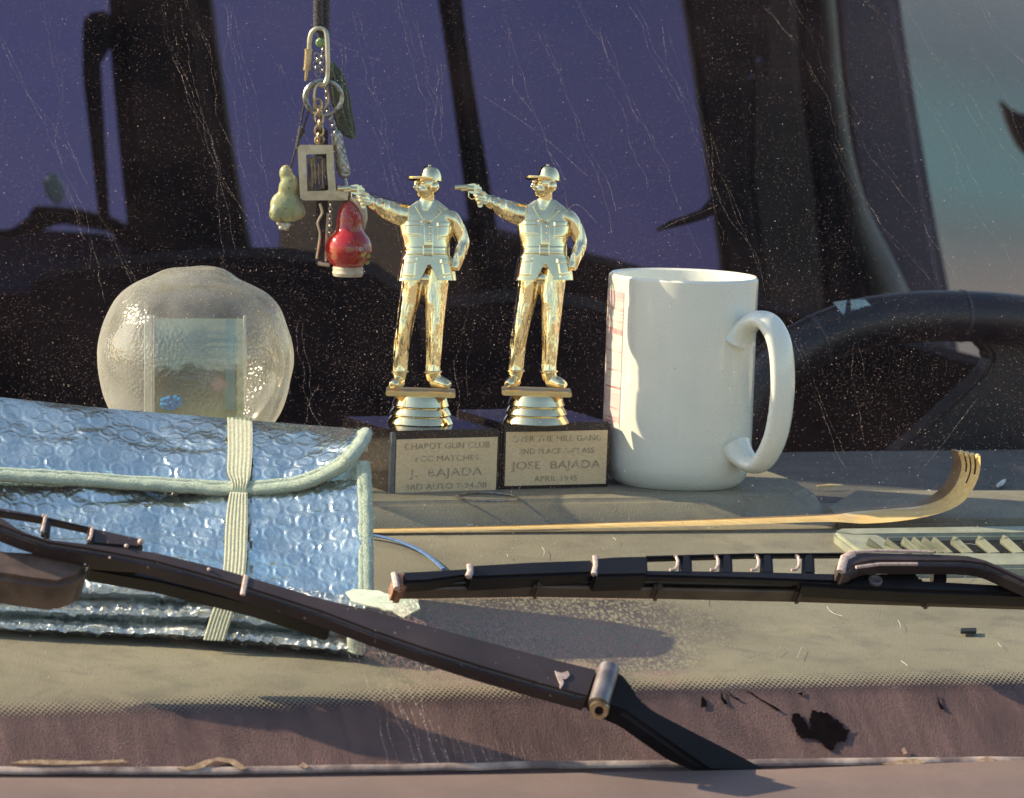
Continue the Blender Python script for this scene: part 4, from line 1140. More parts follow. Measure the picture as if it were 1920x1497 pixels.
    poly_prism(b_, pp, Vector((0, 0, -4.2 * s)), 1.2 * s, 2)
    child('cap', b_, M['gold'], fig, off)
    b_ = mk(); lathe(b_, [(0, 8 * s), (6 * s, 7.5 * s), (9.5 * s, 4.5 * s), (10.5 * s, 0), (9.8 * s, -4 * s)], P(1033, 355.5, -14), 24, Vector((.62, -.78, .05)))
    lathe(b_, [(10.2 * s, 1 * s), (11.2 * s, 0), (10.2 * s, -2 * s)], P(1033, 355.5, -14), 24, Vector((.62, -.78, .05)))
    child('ear_muff', b_, M['gold'], fig, off)
    b_ = mk()
    for (x, y, d) in ((1000, 347, -13.0), (1011.5, 348, -19.0)):
        ell(b_, P(x, y, d), 6.2 * s, 2.6 * s, 3.8 * s, Matrix.Rotation(R(-42), 3, 'Z').to_quaternion(), 16, 10)
    tube(b_, [P(1003, 346, -18), P(1008, 346, -20.5), P(1015, 347, -22), P(1024, 350, -21), P(1031, 352, -18)], 1.2 * s, 8)
    child('shooting_glasses', b_, M['gold'], fig, off)
    # pistol
    b_ = mk()
    br = [(852, 358.5, -25), (870, 357, -22), (878, 357, -21)]
    ptube(b_, br, [4.3, 4.3, 4.3], n=14, k=2); ptube(b_, [(851.5, 358.5, -25), (854, 358.3, -24.6)], [4.9, 4.9], n=14, k=2)
    ptube(b_, [(863, 363.2, -23.5), (876, 362, -21.5)], [2.6, 3], n=10, k=2)
    def slab(pix, d0, d1, bv=.8): prism(b_, [P(x, y, d0) for x, y in pix], [P(x, y, d1) for x, y in pix], bv * s, 2)
    slab([(875, 352.5), (887, 350.5), (892, 351.5), (893, 354), (902, 358), (903, 366), (894, 370), (884, 370), (876, 366)], -23.5, -15)
    slab([(893, 354), (896, 352), (897.5, 353), (898, 358), (894, 358)], -20.5, -18, .3)
    ptube(b_, [(876, 359.5, -20), (888, 360, -20)], [6.4, 6.4], n=16, k=2)
    slab([(895, 364), (905, 364), (904, 394), (898, 396), (894, 392), (896, 378)], -21, -14, 1)
    tube(b_, [P(878, 367, -19), P(877.5, 375, -19), P(883, 380, -19), P(891, 378, -19)], 1.3 * s, 8)
    child('pistol', b_, M['gold'], fig, off)
    # jacket details
    b_ = mk(); patch(b_, [(975, 467.5), (1062, 468), (1062, 483), (975, 482.5)], 3.4, 14)
    BL = child('belt', b_, M['gold'], fig, off)
    b_ = mk(); fr4 = [(1011, 466), (1028, 467), (1028, 484), (1011, 483)]
    for a, c in zip(fr4, fr4[1:] + fr4[:1]): tube(b_, [P(a[0], a[1], tor_d(*a) - 3), P(c[0], c[1], tor_d(*c) - 3)], 1.5 * s, 8)
    tube(b_, [P(1013, 475, tor_d(1013, 475) - 3), P(1026, 475.5, tor_d(1026, 475.5) - 3)], 1.1 * s, 8)
    child('buckle', b_, M['gold'], fig, off)
    for q, o_ in (([(981, 422), (1008, 423), (1008, 448), (979, 448)], 3.0), ([(1038, 425), (1062, 424), (1062, 454), (1037, 454)], 3.0), ([(971, 494), (998, 489), (994, 527), (967, 526)], 5.2), ([(1043, 494), (1068, 493), (1071, 521), (1048, 527)], 5.2)):
        b_ = mk(); patch(b_, q, o_)
        (x0, y0), (x1, y1) = q[0], q[1]
        patch(b_, [(x0 - 1.5, y0 - 3), (x1 + 1.5, y1 - 3), (x1 + 1.5, y1 + 6), (x0 - 1.5, y0 + 6)], o_ + 2.6)
        patch(b_, [(q[3][0] - .5, q[3][1] - 3.2), (q[2][0] + .5, q[2][1] - 3.2), (q[2][0] + .5, q[2][1]), (q[3][0] - .5, q[3][1])], o_ + 1.6)
        child('pocket', b_, M['gold'], fig, off)
    for q in ([(997, 393), (1004, 389), (1019, 424), (1012, 420)], [(1040, 395), (1048, 402), (1024, 424), (1019, 424)]):
        b_ = mk(); patch(b_, q, 4.4, 8); child('lapel', b_, M['gold'], fig, off)
    b_ = mk(); patch(b_, [(1012, 424), (1030, 424), (1030, 466), (1013, 466)], 2.0, 8); child('button_band', b_, M['gold'], fig, off)
    for y in (431, 444, 457):
        b_ = mk(); ell(b_, P(1025, y, tor_d(1025, y) - 2.6), 2.3 * s, 1.2 * s, 2.3 * s, None, 12, 8); child('button', b_, M['gold'], fig, off)
    for (x, y, d, r_) in ((966.5, 701, 1, 15), (1028, 702, -3, 15.6)):
        b_ = mk(); tube(b_, [P(x + r_ * math.cos(a), y, d + r_ * math.sin(a)) for a in [2 * math.pi * k / 24 for k in range(24)]], 2.0 * s, 8, closed=True); child('trouser_cuff', b_, M['gold'], fig, off)
    return root, FR
GRP = 'gold marksman trophies on the dashboard'
T1, FR1 = build_trophy('trophy', 'gold pistol marksman trophy on black block, beside the silver sunshade, third place plate', R(27), (787, 739), (736, 809),
    [('CHABOT GUN CLUB', .36, .0048, .84), ('PCC MATCHES', .13, .0044, .62), ('J.  BAJADA', -.13, .0062, .72), ('3RD AUTO 7-24-88', -.38, .0044, .80)], None, GRP, 5)
T2, _ = build_trophy('trophy', 'gold pistol marksman trophy on black block, beside the white mug, second place plate', R(24), (1004, 738), tuple(FR1),
    [('OVER THE HILL GANG', .36, .0046, .88), ('2ND PLACE A-CLASS', .13, .0044, .74), ('JOSE  BAJADA', -.13, .0062, .88), ('APRIL 1995', -.38, .0044, .42)], None, GRP)

# ================================================================== MUG
MC = at(1267, 900, .041); MC.z = padtop + .0002
mroot = empty('mug', MC, 'tall white ceramic mug with big handle and faded red print', 'mug')
r0 = .0418; h0 = at(1282, 515, .041).z - MC.z
b = B()
lathe(b, [(0, .003), (r0 * .7, .003), (r0 * .74, 0), (r0 * .82, 0), (r0 * .93, .004), (r0 * .985, .011), (r0, .020), (r0, h0 - .012), (r0 * 1.003, h0 - .004), (r0 * 1.0, h0 - .0012), (r0 * .975, h0), (r0 * .945, h0 - .001), (r0 * .93, h0 - .004), (r0 * .92, h0 - .02), (r0 * .91, .016), (r0 * .8, .008), (0, .007)], MC, 96)
link('mug_body', b, M['mug'], mroot)
ang = R(-38)   # handle direction
hd = Vector((math.cos(ang), math.sin(ang), 0))
b = B()
hz = lambda y: h0 * (906 - y) / (906 - 515)
path = [(r0 * .94, hz(622)), (r0 * 1.10, hz(598)), (r0 * 1.32, hz(584)), (r0 * 1.53, hz(592)), (r0 * 1.71, hz(626)), (r0 * 1.79, hz(680)), (r0 * 1.79, hz(735)), (r0 * 1.72, hz(790)), (r0 * 1.57, hz(832)), (r0 * 1.40, hz(852)), (r0 * 1.18, hz(848)), (r0 * .95, hz(828))]
Q = catmull([MC + hd * (r0 * .94 + (r - r0 * .94) * .86) + Vector((0, 0, z)) for r, z in path], 8)
side = hd.cross(Vector((0, 0, 1)))
n_ = len(Q)
def ends(v, e): return [v + (e - v) * max(0, 1 - min(i, n_ - 1 - i) / 9.0) ** 2 for i in range(n_)]
tube(b, Q, ends(.0050, .0085), 24, rb=ends(.0095, .0135), ref=side)
link('handle', b, M['mug'], mroot)
b = B()
A0, A1 = R(178), R(217)
z0, z1 = hz(838), hz(545)
grid(b, lambda s, t: MC + Vector((math.cos(A0 + (A1 - A0) * s) * (r0 + .00025), math.sin(A0 + (A1 - A0) * s) * (r0 + .00025), z0 + (z1 - z0) * t)), 24, 30)
link('faded_print', b, M['print'], mroot, label='faded red and lilac picture on the left side of the mug')

# ================================================================== GLASS GLOBE
GC = at(364, 700, -.02); gz = at(364, 690, -.02).z
zb = dash_z(GC.dot(cw)) + .010
groot = empty('photo_globe', Vector((GC.x, GC.y, zb)), 'round pebbled glass globe holding a faded garden photo behind the sunshade', 'photo globe')
gp = [(0, 504), (37, 503), (58, 508.5), (84, 522), (111, 534), (136, 550), (157, 575), (171, 607), (182, 650), (184, 680), (180, 710), (169, 753), (150, 791), (122, 828), (98, 855), (95, 925)]
sg = 1 / 3400 * (D - .02) / D
prof_g = [(Vector((r * sg, 0, (690 - y) * sg))) for r, y in gp]
pg = catmull(prof_g, 6)
b = B()
c0g = Vector((GC.x, GC.y, gz))
def wobble(p):
    q = Vector(p); n1 = noise.noise(q * 32) * .0016 + noise.noise(q * 75) * .0006
    return q * (1 + n1 / max(q.length, .01))
lathe(b, [(v.x, v.z) for v in pg], c0g, 96, fn=wobble)
link('globe_shell', b, M['globe'], groot)
# photo on a clear insert
b = B(); b_uv = b.loops.layers.uv.new('UVMap')
Yp = -.035
q4 = [at(x, y, Yp) for x, y in ((290, 830), (456, 830), (456, 598), (290, 598))]
fs = [b.verts.new(p) for p in q4]; fk = [b.verts.new(p + Vector((0, .0012, 0))) for p in q4]
f_ = b.faces.new(fs)
for lp, uv in zip(f_.loops, ((0, -.2), (1, -.2), (1, 1), (0, 1))): lp[b_uv].uv = uv
b.faces.new(list(reversed(fk)))
for i in range(4): b.faces.new((fs[i], fk[i], fk[(i + 1) % 4], fs[(i + 1) % 4]))
link('photo_print', b, M['photo'], groot, smooth=False, recalc=False)
for (xa, xb) in ((270, 284), (287, 290), (456, 461)):
    b = B()
    poly_prism(b, [at(x, y, Yp - .001) for x, y in ((xa, 830), (xb, 830), (xb, 592), (xa, 592))], Vector((0, .006, 0)), .0004, 1)
    link('acrylic_strip', b, M['acrylic'], groot)
b = B()
for i in range(34):
    a = rnd.uniform(0, 6.28); r_ = rnd.uniform(0, 1) ** .6
    c_ = at(322 + 20 * r_ * math.cos(a), 756 + 13 * r_ * math.sin(a), Yp - .004 - rnd.random() * .002)
    ell(b, c_, .0016, .0016, .0013, None, 8, 5)
link('glitter_pile', b, M['glitter'], groot, label='pinch of bright blue glitter inside the globe')

# ================================================================== SUNSHADE
sroot = empty('sunshade', at_dash(340, 1185) - Vector((0, 0, 0)), 'folded silver bubble foil sunshade with pale green felt binding', 'sunshade')
def hexbub(u, v, pitch=.0115, R_=.0048):
    """height of the bubble lattice 0..1 at metric (u, v)"""
    a = pitch; rh = a * .866
    j = round(v / rh); best = 9
    for jj in (j - 1, j, j + 1):
        ox = (a / 2) if jj % 2 else 0
        i = round((u - ox) / a); dx, dy = u - (i * a + ox), v - jj * rh
        best = min(best, dx * dx + dy * dy)
    d = math.sqrt(best) / R_
    return .8 * math.exp(-((d - .92) / .16) ** 2) + .45 * max(0, 1 - d * d)
def yb(x): return interp([-100, 0, 200, 440, 690, 720], [736, 745, 766, 786, 806, 808], x)
def yf(x): return interp([-100, 0, 200, 440, 540, 600, 640, 665, 680, 690], [882, 890, 904, 918, 912, 896, 874, 850, 828, 812], x)
def footY(x): return at_dash(x, ylb(x) + 108, .002).y
FY = [(x, None) for x in (-100, 300, 700)]
def ylt(x): return interp([-100, 0, 440, 700], [905, 908, 922, 890], x)
def ylb(x): return interp([-100, 0, 400, 700], [1072, 1082, 1098, 1128], x)
FY = ([-100, 300, 700], [footY(x) for x in (-100, 300, 700)])
def foot(x): return interp(FY[0], FY[1], x)
def flapY(x, y):
    t = max(0, min(1, (y - yb(x)) / max(yf(x) - yb(x), 60)))
    return foot(x) + .120 - .054 * (1 - (1 - t) ** 1.6)
NXF, NYF = 260, 80
b = B()
pn = (at(300, 890, flapY(300, 890)) - at(300, 770, flapY(300, 770))).normalized()
fn_ = (at(400, 800, flapY(400, 800)) - at(300, 800, flapY(300, 800))).normalized().cross(-pn).normalized()
if fn_.z < 0: fn_ = -fn_
def ff(s, t):
    x = -90 + 780 * s; y = yb(x) + (yf(x) - yb(x)) * t
    Yv = flapY(x, y); p = at(x, y, Yv)
    um, vm = x / 3550, t * .062
    wr = noise.noise(Vector((um * 26, vm * 44, 1.3))) * .0034 + noise.noise(Vector((um * 90, vm * 120, 4))) * .0007
    wr -= max(0, .16 - abs(noise.noise(Vector((um * 17 + vm * 9, vm * 21 - um * 6, 11))))) * .005
    edge = min(1, 6 * t) * min(1, 8 * (1 - t))
    return p + fn_ * ((hexbub(um, vm) * (.0006 + .0006 * noise.noise(Vector((um * 60, vm * 60, 8)))) + wr) * edge)
vf = grid(b, ff, NXF, NYF)
# underside and back so the fold has thickness
bot = [b.verts.new(v_.co - fn_ * .005) for v_ in vf[NYF]]; btb = [b.verts.new(v_.co + Vector((0, .006, -.012))) for v_ in vf[0]]
for i in range(NXF):
    b.faces.new((vf[NYF][i], vf[NYF][i + 1], bot[i + 1], bot[i])); b.faces.new((vf[0][i + 1], vf[0][i], btb[i], btb[i + 1]))
    b.faces.new((bot[i], bot[i + 1], btb[i + 1], btb[i]))
link('top_flap', b, M['foil'], sroot)
# lower panel
b = B()
def lf(s, t):
    x = -90 + 785 * s; y = ylt(x) + (ylb(x) - ylt(x)) * t
    Yv = foot(x) + .066 - .040 * t - .004 * math.sin(math.pi * t)
    p = at(x, y, Yv); um, vm = x / 3700, t * .088
    wr = noise.noise(Vector((um * 22, vm * 44, 7.3))) * .0034 + noise.noise(Vector((um * 80, vm * 110, 2))) * .0006
    wr -= max(0, .14 - abs(noise.noise(Vector((um * 15 + vm * 8, vm * 26 - um * 5, 31))))) * .005
    return p + Vector((0, -.6, .8)) * (hexbub(um, vm) * (.0006 + .0006 * noise.noise(Vector((um * 60, vm * 60, 3)))) + wr)
grid(b, lf, 260, 70)
link('front_panel', b, M['foil'], sroot)
# stacked crinkled folds at the bottom
b = B()
fold = [(0, .026), (10, .018), (18, .012), (30, .012), (38, .020), (42, .026), (48, .014), (58, .007), (70, .007), (77, .016), (80, .024), (86, .011), (94, .004), (104, .003), (110, .010), (112, .020)]
def kf(s, t):
    x = -90 + 775 * s; k = t * (len(fold) - 1); i = min(int(k), len(fold) - 2); fr_k = k - i
    dy = fold[i][0] + (fold[i + 1][0] - fold[i][0]) * fr_k; Yv = foot(x) + fold[i][1] + (fold[i + 1][1] - fold[i][1]) * fr_k
    p = at(x, ylb(x) - 4 + dy, Yv); q = Vector((x / 3700, dy / 3700, 0))
    n1 = (.5 - abs(noise.noise(Vector((q.x * 150, q.y * 200, 3))))) * .0034 + (.5 - abs(noise.noise(Vector((q.x * 390 + q.y * 200, q.y * 320, 9))))) * .0022 + noise.noise(Vector((q.x * 30, q.y * 30, 5))) * .0018
    return p + Vector((0, -.7, .7)) * n1
grid(b, kf, 480, 75)
link('folded_layers', b, M['crinkle'], sroot, label='crinkled stacked foil folds along the bottom')
# closed back body so that light does not leak
b = B()
bp = [(-.09, -.105), ]
prism(b, [at(x, y, Yv) for x, y, Yv in ((-90, 785, foot(-90) + .112), (672, 845, foot(672) + .112), (676, 1110, foot(676) + .04), (-90, 1080, foot(-90) + .04))], [Vector((q.x, q.y, dash_z(q.dot(cw)) + .001)) for q in [at(x, 1000, foot(x) + dy) for x, dy in ((-90, .112), (672, .112), (676, .04), (-90, .04))]])
link('inner_layers', b, M['foil'], sroot, smooth=False)
# felt binding along the flap edge, up to its corner
rh = random.Random(9)
def bind(pts, r, rb, hairs=1.0):
    b = B(); Q = catmull([at(*p) for p in pts], 10)
    Q = [q + Vector((noise.noise(q * 210), noise.noise(q * 190 + Vector((9, 0, 0))), noise.noise(q * 200 + Vector((0, 5, 0))))) * .0005 for q in Q]
    tube(b, Q, r, 14, rb=rb, ref=fn_)
    for i in range(int(len(Q) * 14 * hairs)):
        q = Q[rh.randrange(len(Q))]; d_ = Vector((rh.gauss(0, 1), rh.gauss(-.6, 1), rh.gauss(0, 1))).normalized()
        p0 = q + d_ * r * .9; p1 = p0 + (d_ + Vector((rh.gauss(0, .6), rh.gauss(0, .6), rh.gauss(0, .6)))) * rh.uniform(.0006, .0018); sd = d_.orthogonal().normalized() * .00009
        b.faces.new([b.verts.new(v) for v in (p0 + sd, p0 - sd, p1)])
    return b
Yfx = lambda x, y: flapY(x, y) - .003
pp = [(-90, 886), (0, 892), (120, 899), (240, 907), (340, 913), (440, 919), (520, 915), (580, 903), (630, 880), (660, 854), (678, 830), (686, 812)]
b = bind([(x, y, Yfx(x, y)) for x, y in pp], .0034, .0030)
b2 = bind([(x - 3, y - 11, Yfx(x, y - 11)) for x, y in pp[:-1]] + [(676, 812, Yfx(676, 812))], .0016, .0014); merge(b, b2)
link('felt_binding', b, M['felt'], sroot)
b = bind([*[(x, y, foot(690) + .066 - .040 * (y - 880) / 240 - .002) for x, y in ((682, 868), (686, 900), (688, 960), (689, 1030), (690, 1108))]], .0030, .0022); b2 = bind([*[(x, y, foot(690) + .066 - .040 * (y - 880) / 240 - .002) for x, y in ((674, 872), (677, 905), (679, 960), (679, 1030), (680, 1108))]], .0018, .0016); merge(b, b2)
b2 = bind([*[(x, y, foot(680) + .003) for x, y in ((664, 1160), (668, 1180), (668, 1200), (664, 1224))]], .0042, .003); merge(b, b2)
link('felt_binding', b, M['felt'], sroot)
# elastic strap
def strapY(x, y):
    if y < 925: return flapY(x, min(y, 918)) - .006
    if y < 1100: return foot(x) + .066 - .040 * (y - 920) / 178 - .009
    return foot(x) + interp([1100, 1150, 1200], [.006, .002, -.002], y)
st = [(449, 783, 23, 1), (450, 805, 23.5, 1), (450, 850, 23, 1), (448, 885, 22, 1), (450, 902, 17, .8), (449, 914, 14, .8), (447, 928, 17, .9), (445, 960, 20, 1), (443, 1000, 21, 1), (441, 1050, 21, 1), (436, 1090, 21, 1), (424, 1130, 20, 1), (412, 1165, 20, 1), (401, 1201, 20, 1)]
b = B(); nc = 24
cen = catmull([Vector((x, y, h_)) for x, y, h_, _ in st], 8)
rowsS = []
for q in cen:
    rw = []
    for k in range(nc + 1):
        t = k / nc * 2 - 1; x = q.x + q.z * t; ym = q.y + q.z * t * .05
        rib = .00035 * (1 if k % 4 in (1, 2) else 0)
        rw.append(b.verts.new(at(x, ym, strapY(x, q.y) - rib)))
    rowsS.append(rw)
back = [[b.verts.new(v_.co + Vector((0, .0012, -.0004))) for v_ in rw] for rw in rowsS]
for a, c in zip(rowsS, rowsS[1:]):
    for k in range(nc): b.faces.new((a[k], a[k + 1], c[k + 1], c[k]))
for a, c in zip(back, back[1:]):
    for k in range(nc): b.faces.new((a[k + 1], a[k], c[k], c[k + 1]))
for side_ in (0, nc):
    for i in range(len(rowsS) - 1): b.faces.new((rowsS[i][side_], rowsS[i + 1][side_], back[i + 1][side_], back[i][side_]))
link('elastic_strap', b, M['elastic'], sroot, label='cream ribbed elastic strap, twisted once')
# torn pale tag beside the corner
b = B()
TY = foot(700) - .004
tg = rough_outline([(648, 1110), (662, 1104), (700, 1106), (730, 1114), (760, 1118), (784, 1124), (786, 1140), (770, 1152), (756, 1156), (735, 1146), (700, 1138), (660, 1128)], 3, 1.8, 11)
prism(b, [at(x, y, TY + .02 * (1130 - y) / 30) for x, y in tg], [at(x, y, TY + .02 * (1130 - y) / 30) + Vector((0, .0006, -.0008)) for x, y in tg])
link('paper_scrap', b, M['paper'], None, smooth=False, label='torn pale green paper scrap by the sunshade corner', cat='paper scrap')

# ================================================================== BACK SCRATCHER
A_ = [(560, 1000.5), (705, 999), (1000, 993), (1340, 985.5), (1545, 979), (1620, 982), (1690, 977), (1750, 966), (1790, 952), (1815, 932), (1832, 902), (1838, 878), (1838, 856)]
B_ = [(560, 993), (705, 992.5), (1000, 986), (1340, 975), (1545, 967), (1600, 960), (1671, 954), (1725, 949), (1765, 936), (1788, 915), (1800, 890), (1803, 870), (1797, 847)]
thick = [3, 3, 3, 4, 6, 8, 10, 13, 15, 15, 14, 13, 11]
Yof = lambda x: interp([560, 705, 1340, 1545, 1838], [-.105, -.10, -.04, -.02, .0], x)
A3 = catmull([Vector((x, y, 0)) for x, y in A_], 8); B3 = catmull([Vector((x, y, 0)) for x, y in B_], 8); T3 = lerp_list(thick, len(A3))
b = B(); rws = []
for a, c, t in zip(A3, B3, T3):
    Yv = Yof((a.x + c.x) / 2) - .012
    bk = Vector((-.25, .97, 0.0)) * (t * .00105)
    dY = .0005 * (a - c).length; pa, pb = at(a.x, a.y, Yv), at(c.x, c.y, Yv + dY)
    mid = at((a.x + c.x) / 2, (a.y + c.y) / 2, Yv + dY / 2 - .0008)
    rws.append([b.verts.new(p) for p in (pa, mid, pb, pb + bk, mid + bk, pa + bk)])
for r1, r2 in zip(rws, rws[1:]):
    for k in range(6):
        f_ = b.faces.new((r1[k], r1[(k + 1) % 6], r2[(k + 1) % 6], r2[k])); f_.material_index = 1 if k in (2, 5) else 0
b.faces.new(rws[0]); b.faces.new(list(reversed(rws[-1])))
scr = link('back_scratcher', b, [M['bamboo'], M['bamboo_side']], None, label='long bamboo back scratcher with a curled four fingered end', cat='back scratcher')
for k_, t in enumerate((.26, .5, .74)):
    b = B(); pts = []
    for i in range(-1, -15 - 6 * (k_ == 1), -1):
        a, c = A3[i], B3[i]; Yv = Yof((a.x + c.x) / 2) - .012
        pts.append(at(c.x + (a.x - c.x) * t, c.y + (a.y - c.y) * t, Yv + .0005 * (a - c).length * (1 - t) - .0010))
    tube(b, pts, .00055, 6, rb=.0003, ref=(0, -1, 0)); link('finger_slit', b, M['slit'], scr)
for k_ in range(4):
    t = (k_ + .5) / 4; a, c = A3[-1], B3[-1]; Yv = Yof(1818) - .010
    b = B(); ell(b, at(c.x + (a.x - c.x) * t, c.y + (a.y - c.y) * t + 2, Yv + .0005 * (a - c).length * (1 - t)), .0016, .0028, .0018); link('finger_tip', b, M['bamboo'], scr)

# ================================================================== HANGING CHARMS
YH = .05
def H_(x, y, d=0): return at(x, y, YH + d)
sh = 1 / 3400 * (D + YH) / D
def braid(bm, x0, y0, x1, y1, r, d=0):
    n_ = 60
    for ph in (0, 2.09, 4.19):
        pts = []
        for i in range(n_ + 1):
            t = i / n_; a = ph + t * 34
            pts.append(H_(x0 + (x1 - x0) * t + r * .55 * math.cos(a), y0 + (y1 - y0) * t, d + r * .55 * math.sin(a) * sh))
        tube(bm, pts, r * .55 * sh, 7)
b = B(); braid(b, 596, -70, 597, 58, 9); braid(b, 612, -70, 610, 60, 8, .003)
b2 = B(); ell(b2, H_(603, 62), 9 * sh, 8 * sh, 10 * sh); merge(b, b2)
link('hanging_cord', b, M['cord'], None, label='black braided cord hanging from above and carrying the charms', cat='cord')
# carabiner
b = B(); pts = []
cx_, top_, bot_, hw_ = 597, 58, 158, 17
for (x, y, d) in ((580, 110, -.002), (580, 80, -.002), (584, 62, -.002), (594, 54, -.002), (606, 55, -.002), (612, 66, -.003), (614, 100, -.004), (614, 140, -.004), (610, 156, -.005), (603, 161, -.005), (597, 156, -.005)): pts.append(H_(x, y, d))
Q = catmull(pts, 6); tube(b, Q, 4.6 * sh, 12)
CB = link('carabiner', b, M['palemetal'], None, label='oval screw lock carabiner hanging on the black cord', cat='carabiner')
b = B(); tube(b, [H_(579, 92, -.002), H_(576, 122, -.002), H_(573.5, 152, -.002)], 3.6 * sh, 10); link('gate', b, M['brasswire'], CB)
b = B(); tube(b, [H_(578, 93, -.002), H_(575.5, 131, -.002)], 7.2 * sh, 14); tube(b, [H_(578, 92, -.002), H_(577.8, 96, -.002)], 7.9 * sh, 14); tube(b, [H_(575.6, 127, -.002), H_(575.3, 132, -.002)], 7.9 * sh, 14)
link('lock_sleeve', b, M['brasswire'], CB)
def pring(bm, cx, cy, rx, ry, r, d=0, tilt=0, n=36, sq=0):
    pts = [H_(cx + rx * math.cos(a), cy + ry * math.sin(a), d + tilt * math.cos(a)) for a in [2 * math.pi * k / n for k in range(n)]]
    tube(bm, pts, r * sh, 8, closed=True)
b = B(); pring(b, 606, 183, 35, 32, 4.2, -.004, .003); pring(b, 608, 185, 33, 30, 3.0, -.001, .002)
link('key_ring', b, M['silver'], None, label='large tarnished split ring hanging from the carabiner', cat='key ring')
b = B(); pring(b, 602, 182, 13, 26, 2.6, -.007, .004); link('key_ring', b, M['brasswire'], None, label='small narrow brass ring inside the large split ring', cat='key ring')
def chain(bm, pts, r, w_, d=0):
    for i, (x, y) in enumerate(pts):
        a = (i % 2) * 1.2
        q = []
        for k in range(18):
            t = 2 * math.pi * k / 18
            lx, ly = w_ * math.cos(t), w_ * 1.35 * math.sin(t)
            q.append(H_(x + lx * math.cos(a), y + ly, d + lx * math.sin(a) * sh))
        tube(bm, q, r * sh, 7, closed=True)
b = B(); chain(b, [(596, 196), (600, 209), (598, 222), (601, 234), (598, 246), (599, 258)], 2.6, 7.5, -.008)
link('chain', b, M['brasswire'], None, label='short thick brass chain above the framed pendant', cat='chain')
for pts, r_, w__, d_, lb in (([(604 + 2 * math.sin(i), 88 + i * 6.5) for i in range(8)], 1.0, 3.4, .004, 'fine silver chain inside the right side of the carabiner'),
        ([(594 + 2 * math.sin(i * 2), 106 + i * 8) for i in range(5)], 1.1, 5, .008, 'round linked silver chain inside the left side of the carabiner'),
        ([(612 + i * .3, 168 + i * 6.2) for i in range(8)], 1.0, 3.4, .004, 'fine silver chain crossing the large split ring'),
        ([(618 + i * 2.2, 218 + i * 6.5) for i in range(6)], 1.3, 4.2, -.003, 'short silver chain holding the woven metal tassel'),
        ([(620 - i * .2, 380 + i * 6.5) for i in range(10)], .9, 3, .0, 'fine silver chain dangling beside the black stick charm')):
    b = B(); chain(b, pts, r_, w__, d_); link('chain', b, M['silver'], None, label=lb, cat='chain')
b = B(); lathe(b, [(0, -9.5 * sh), (5 * sh, -8 * sh), (8.6 * sh, -4 * sh), (9.6 * sh, 0), (8.6 * sh, 4 * sh), (5 * sh, 8 * sh), (0, 9.5 * sh)], H_(601, 80, .001), 24)
link('bead', b, M['bead'], None, label='round pale green bead inside the carabiner', cat='bead')
# leaf pendant
b = B(); ol = [(618, 112), (632, 122), (646, 145), (655, 178), (660, 210), (668, 252), (666, 264), (650, 260), (636, 250), (628, 232), (622, 200), (616, 160)]
Lp = [H_(x, y, .006) for x, y in ol]
prism(b, Lp, [p + Vector((0, .007, 0)) for p in Lp], .0022, 3)
for t in range(7): 
    x0, y0 = 622 + t * 4.2, 135 + t * 17
    tube(b, [H_(x0 + 2, y0, .0055), H_(x0 + 16, y0 + 16, .0058)], 1.5 * sh, 6)
tube(b, [H_(622, 118, .0055), H_(634, 170, .005), (H_(650, 230, .005)), H_(664, 260, .0055)], 2.0 * sh, 6)
link('leaf_pendant', b, M['leaf'], None, label='dark green carved leaf pendant', cat='pendant')
# framed rectangular pendant
b = B(); d0, d1 = -.010, -.003
def pbar(pix, mi=0): prism(b, [H_(x, y, d0) for x, y in pix], [H_(x, y, d1) for x, y in pix], .0006, 2, mi)
def ringprism(bm, outer, inner):
    o0, o1 = [[bm.verts.new(H_(x, y, d)) for x, y in outer] for d in (d0, d1)]; i0, i1 = [[bm.verts.new(H_(x, y, d)) for x, y in inner] for d in (d0, d1)]
    n_ = len(outer)
    for k in range(n_):
        q = (k + 1) % n_
        for f_ in ((o0[k], o0[q], i0[q], i0[k]), (o1[q], o1[k], i1[k], i1[q]), (o0[q], o0[k], o1[k], o1[q]), (i0[k], i0[q], i1[q], i1[k])): bm.faces.new(f_)
    bmesh.ops.recalc_face_normals(bm, faces=bm.faces)
    bmesh.ops.bevel(bm, geom=list(bm.edges), offset=.0005, segments=2, affect='EDGES', clamp_overlap=True)
ringprism(b, [(558, 277), (563, 272), (625, 272), (627, 320), (630, 358), (652, 360), (652, 376), (568, 376), (563, 372), (560, 320)], [(574, 291), (576, 290), (612, 289), (613, 320), (616, 356), (614, 357), (610, 358), (577, 359), (576, 357), (575, 320)])
FP = link('framed_pendant', b, M['palemetal'], None, label='rectangular pale metal frame pendant around a dark blue stone', cat='pendant')
b = B(); prism(b, [H_(x, y, -.0085) for x, y in ((576, 294), (607, 293), (613, 300), (613, 350), (602, 357), (580, 357))], [H_(x, y, -.001) for x, y in ((576, 294), (607, 293), (613, 300), (613, 350), (602, 357), (580, 357))], .0012, 2)
link('cut_stone', b, M['pglass'], FP)
b = B()
for x, y0, y1 in ((584, 300, 352), (590, 306, 346), (597, 308, 346), (604, 300, 350)): tube(b, [H_(x, y0, -.0087), H_(x + 1.5, y1, -.0087)], .8 * sh, 6)
link('stone_inlay', b, M['brasswire'], FP)
b = B(); tube(b, [H_(599, 255, -.006), H_(599, 274, -.006)], 4 * sh, 10); pring(b, 599, 263, 8, 7, 2.4, -.007); link('pendant_loop', b, M['brasswire'], FP)
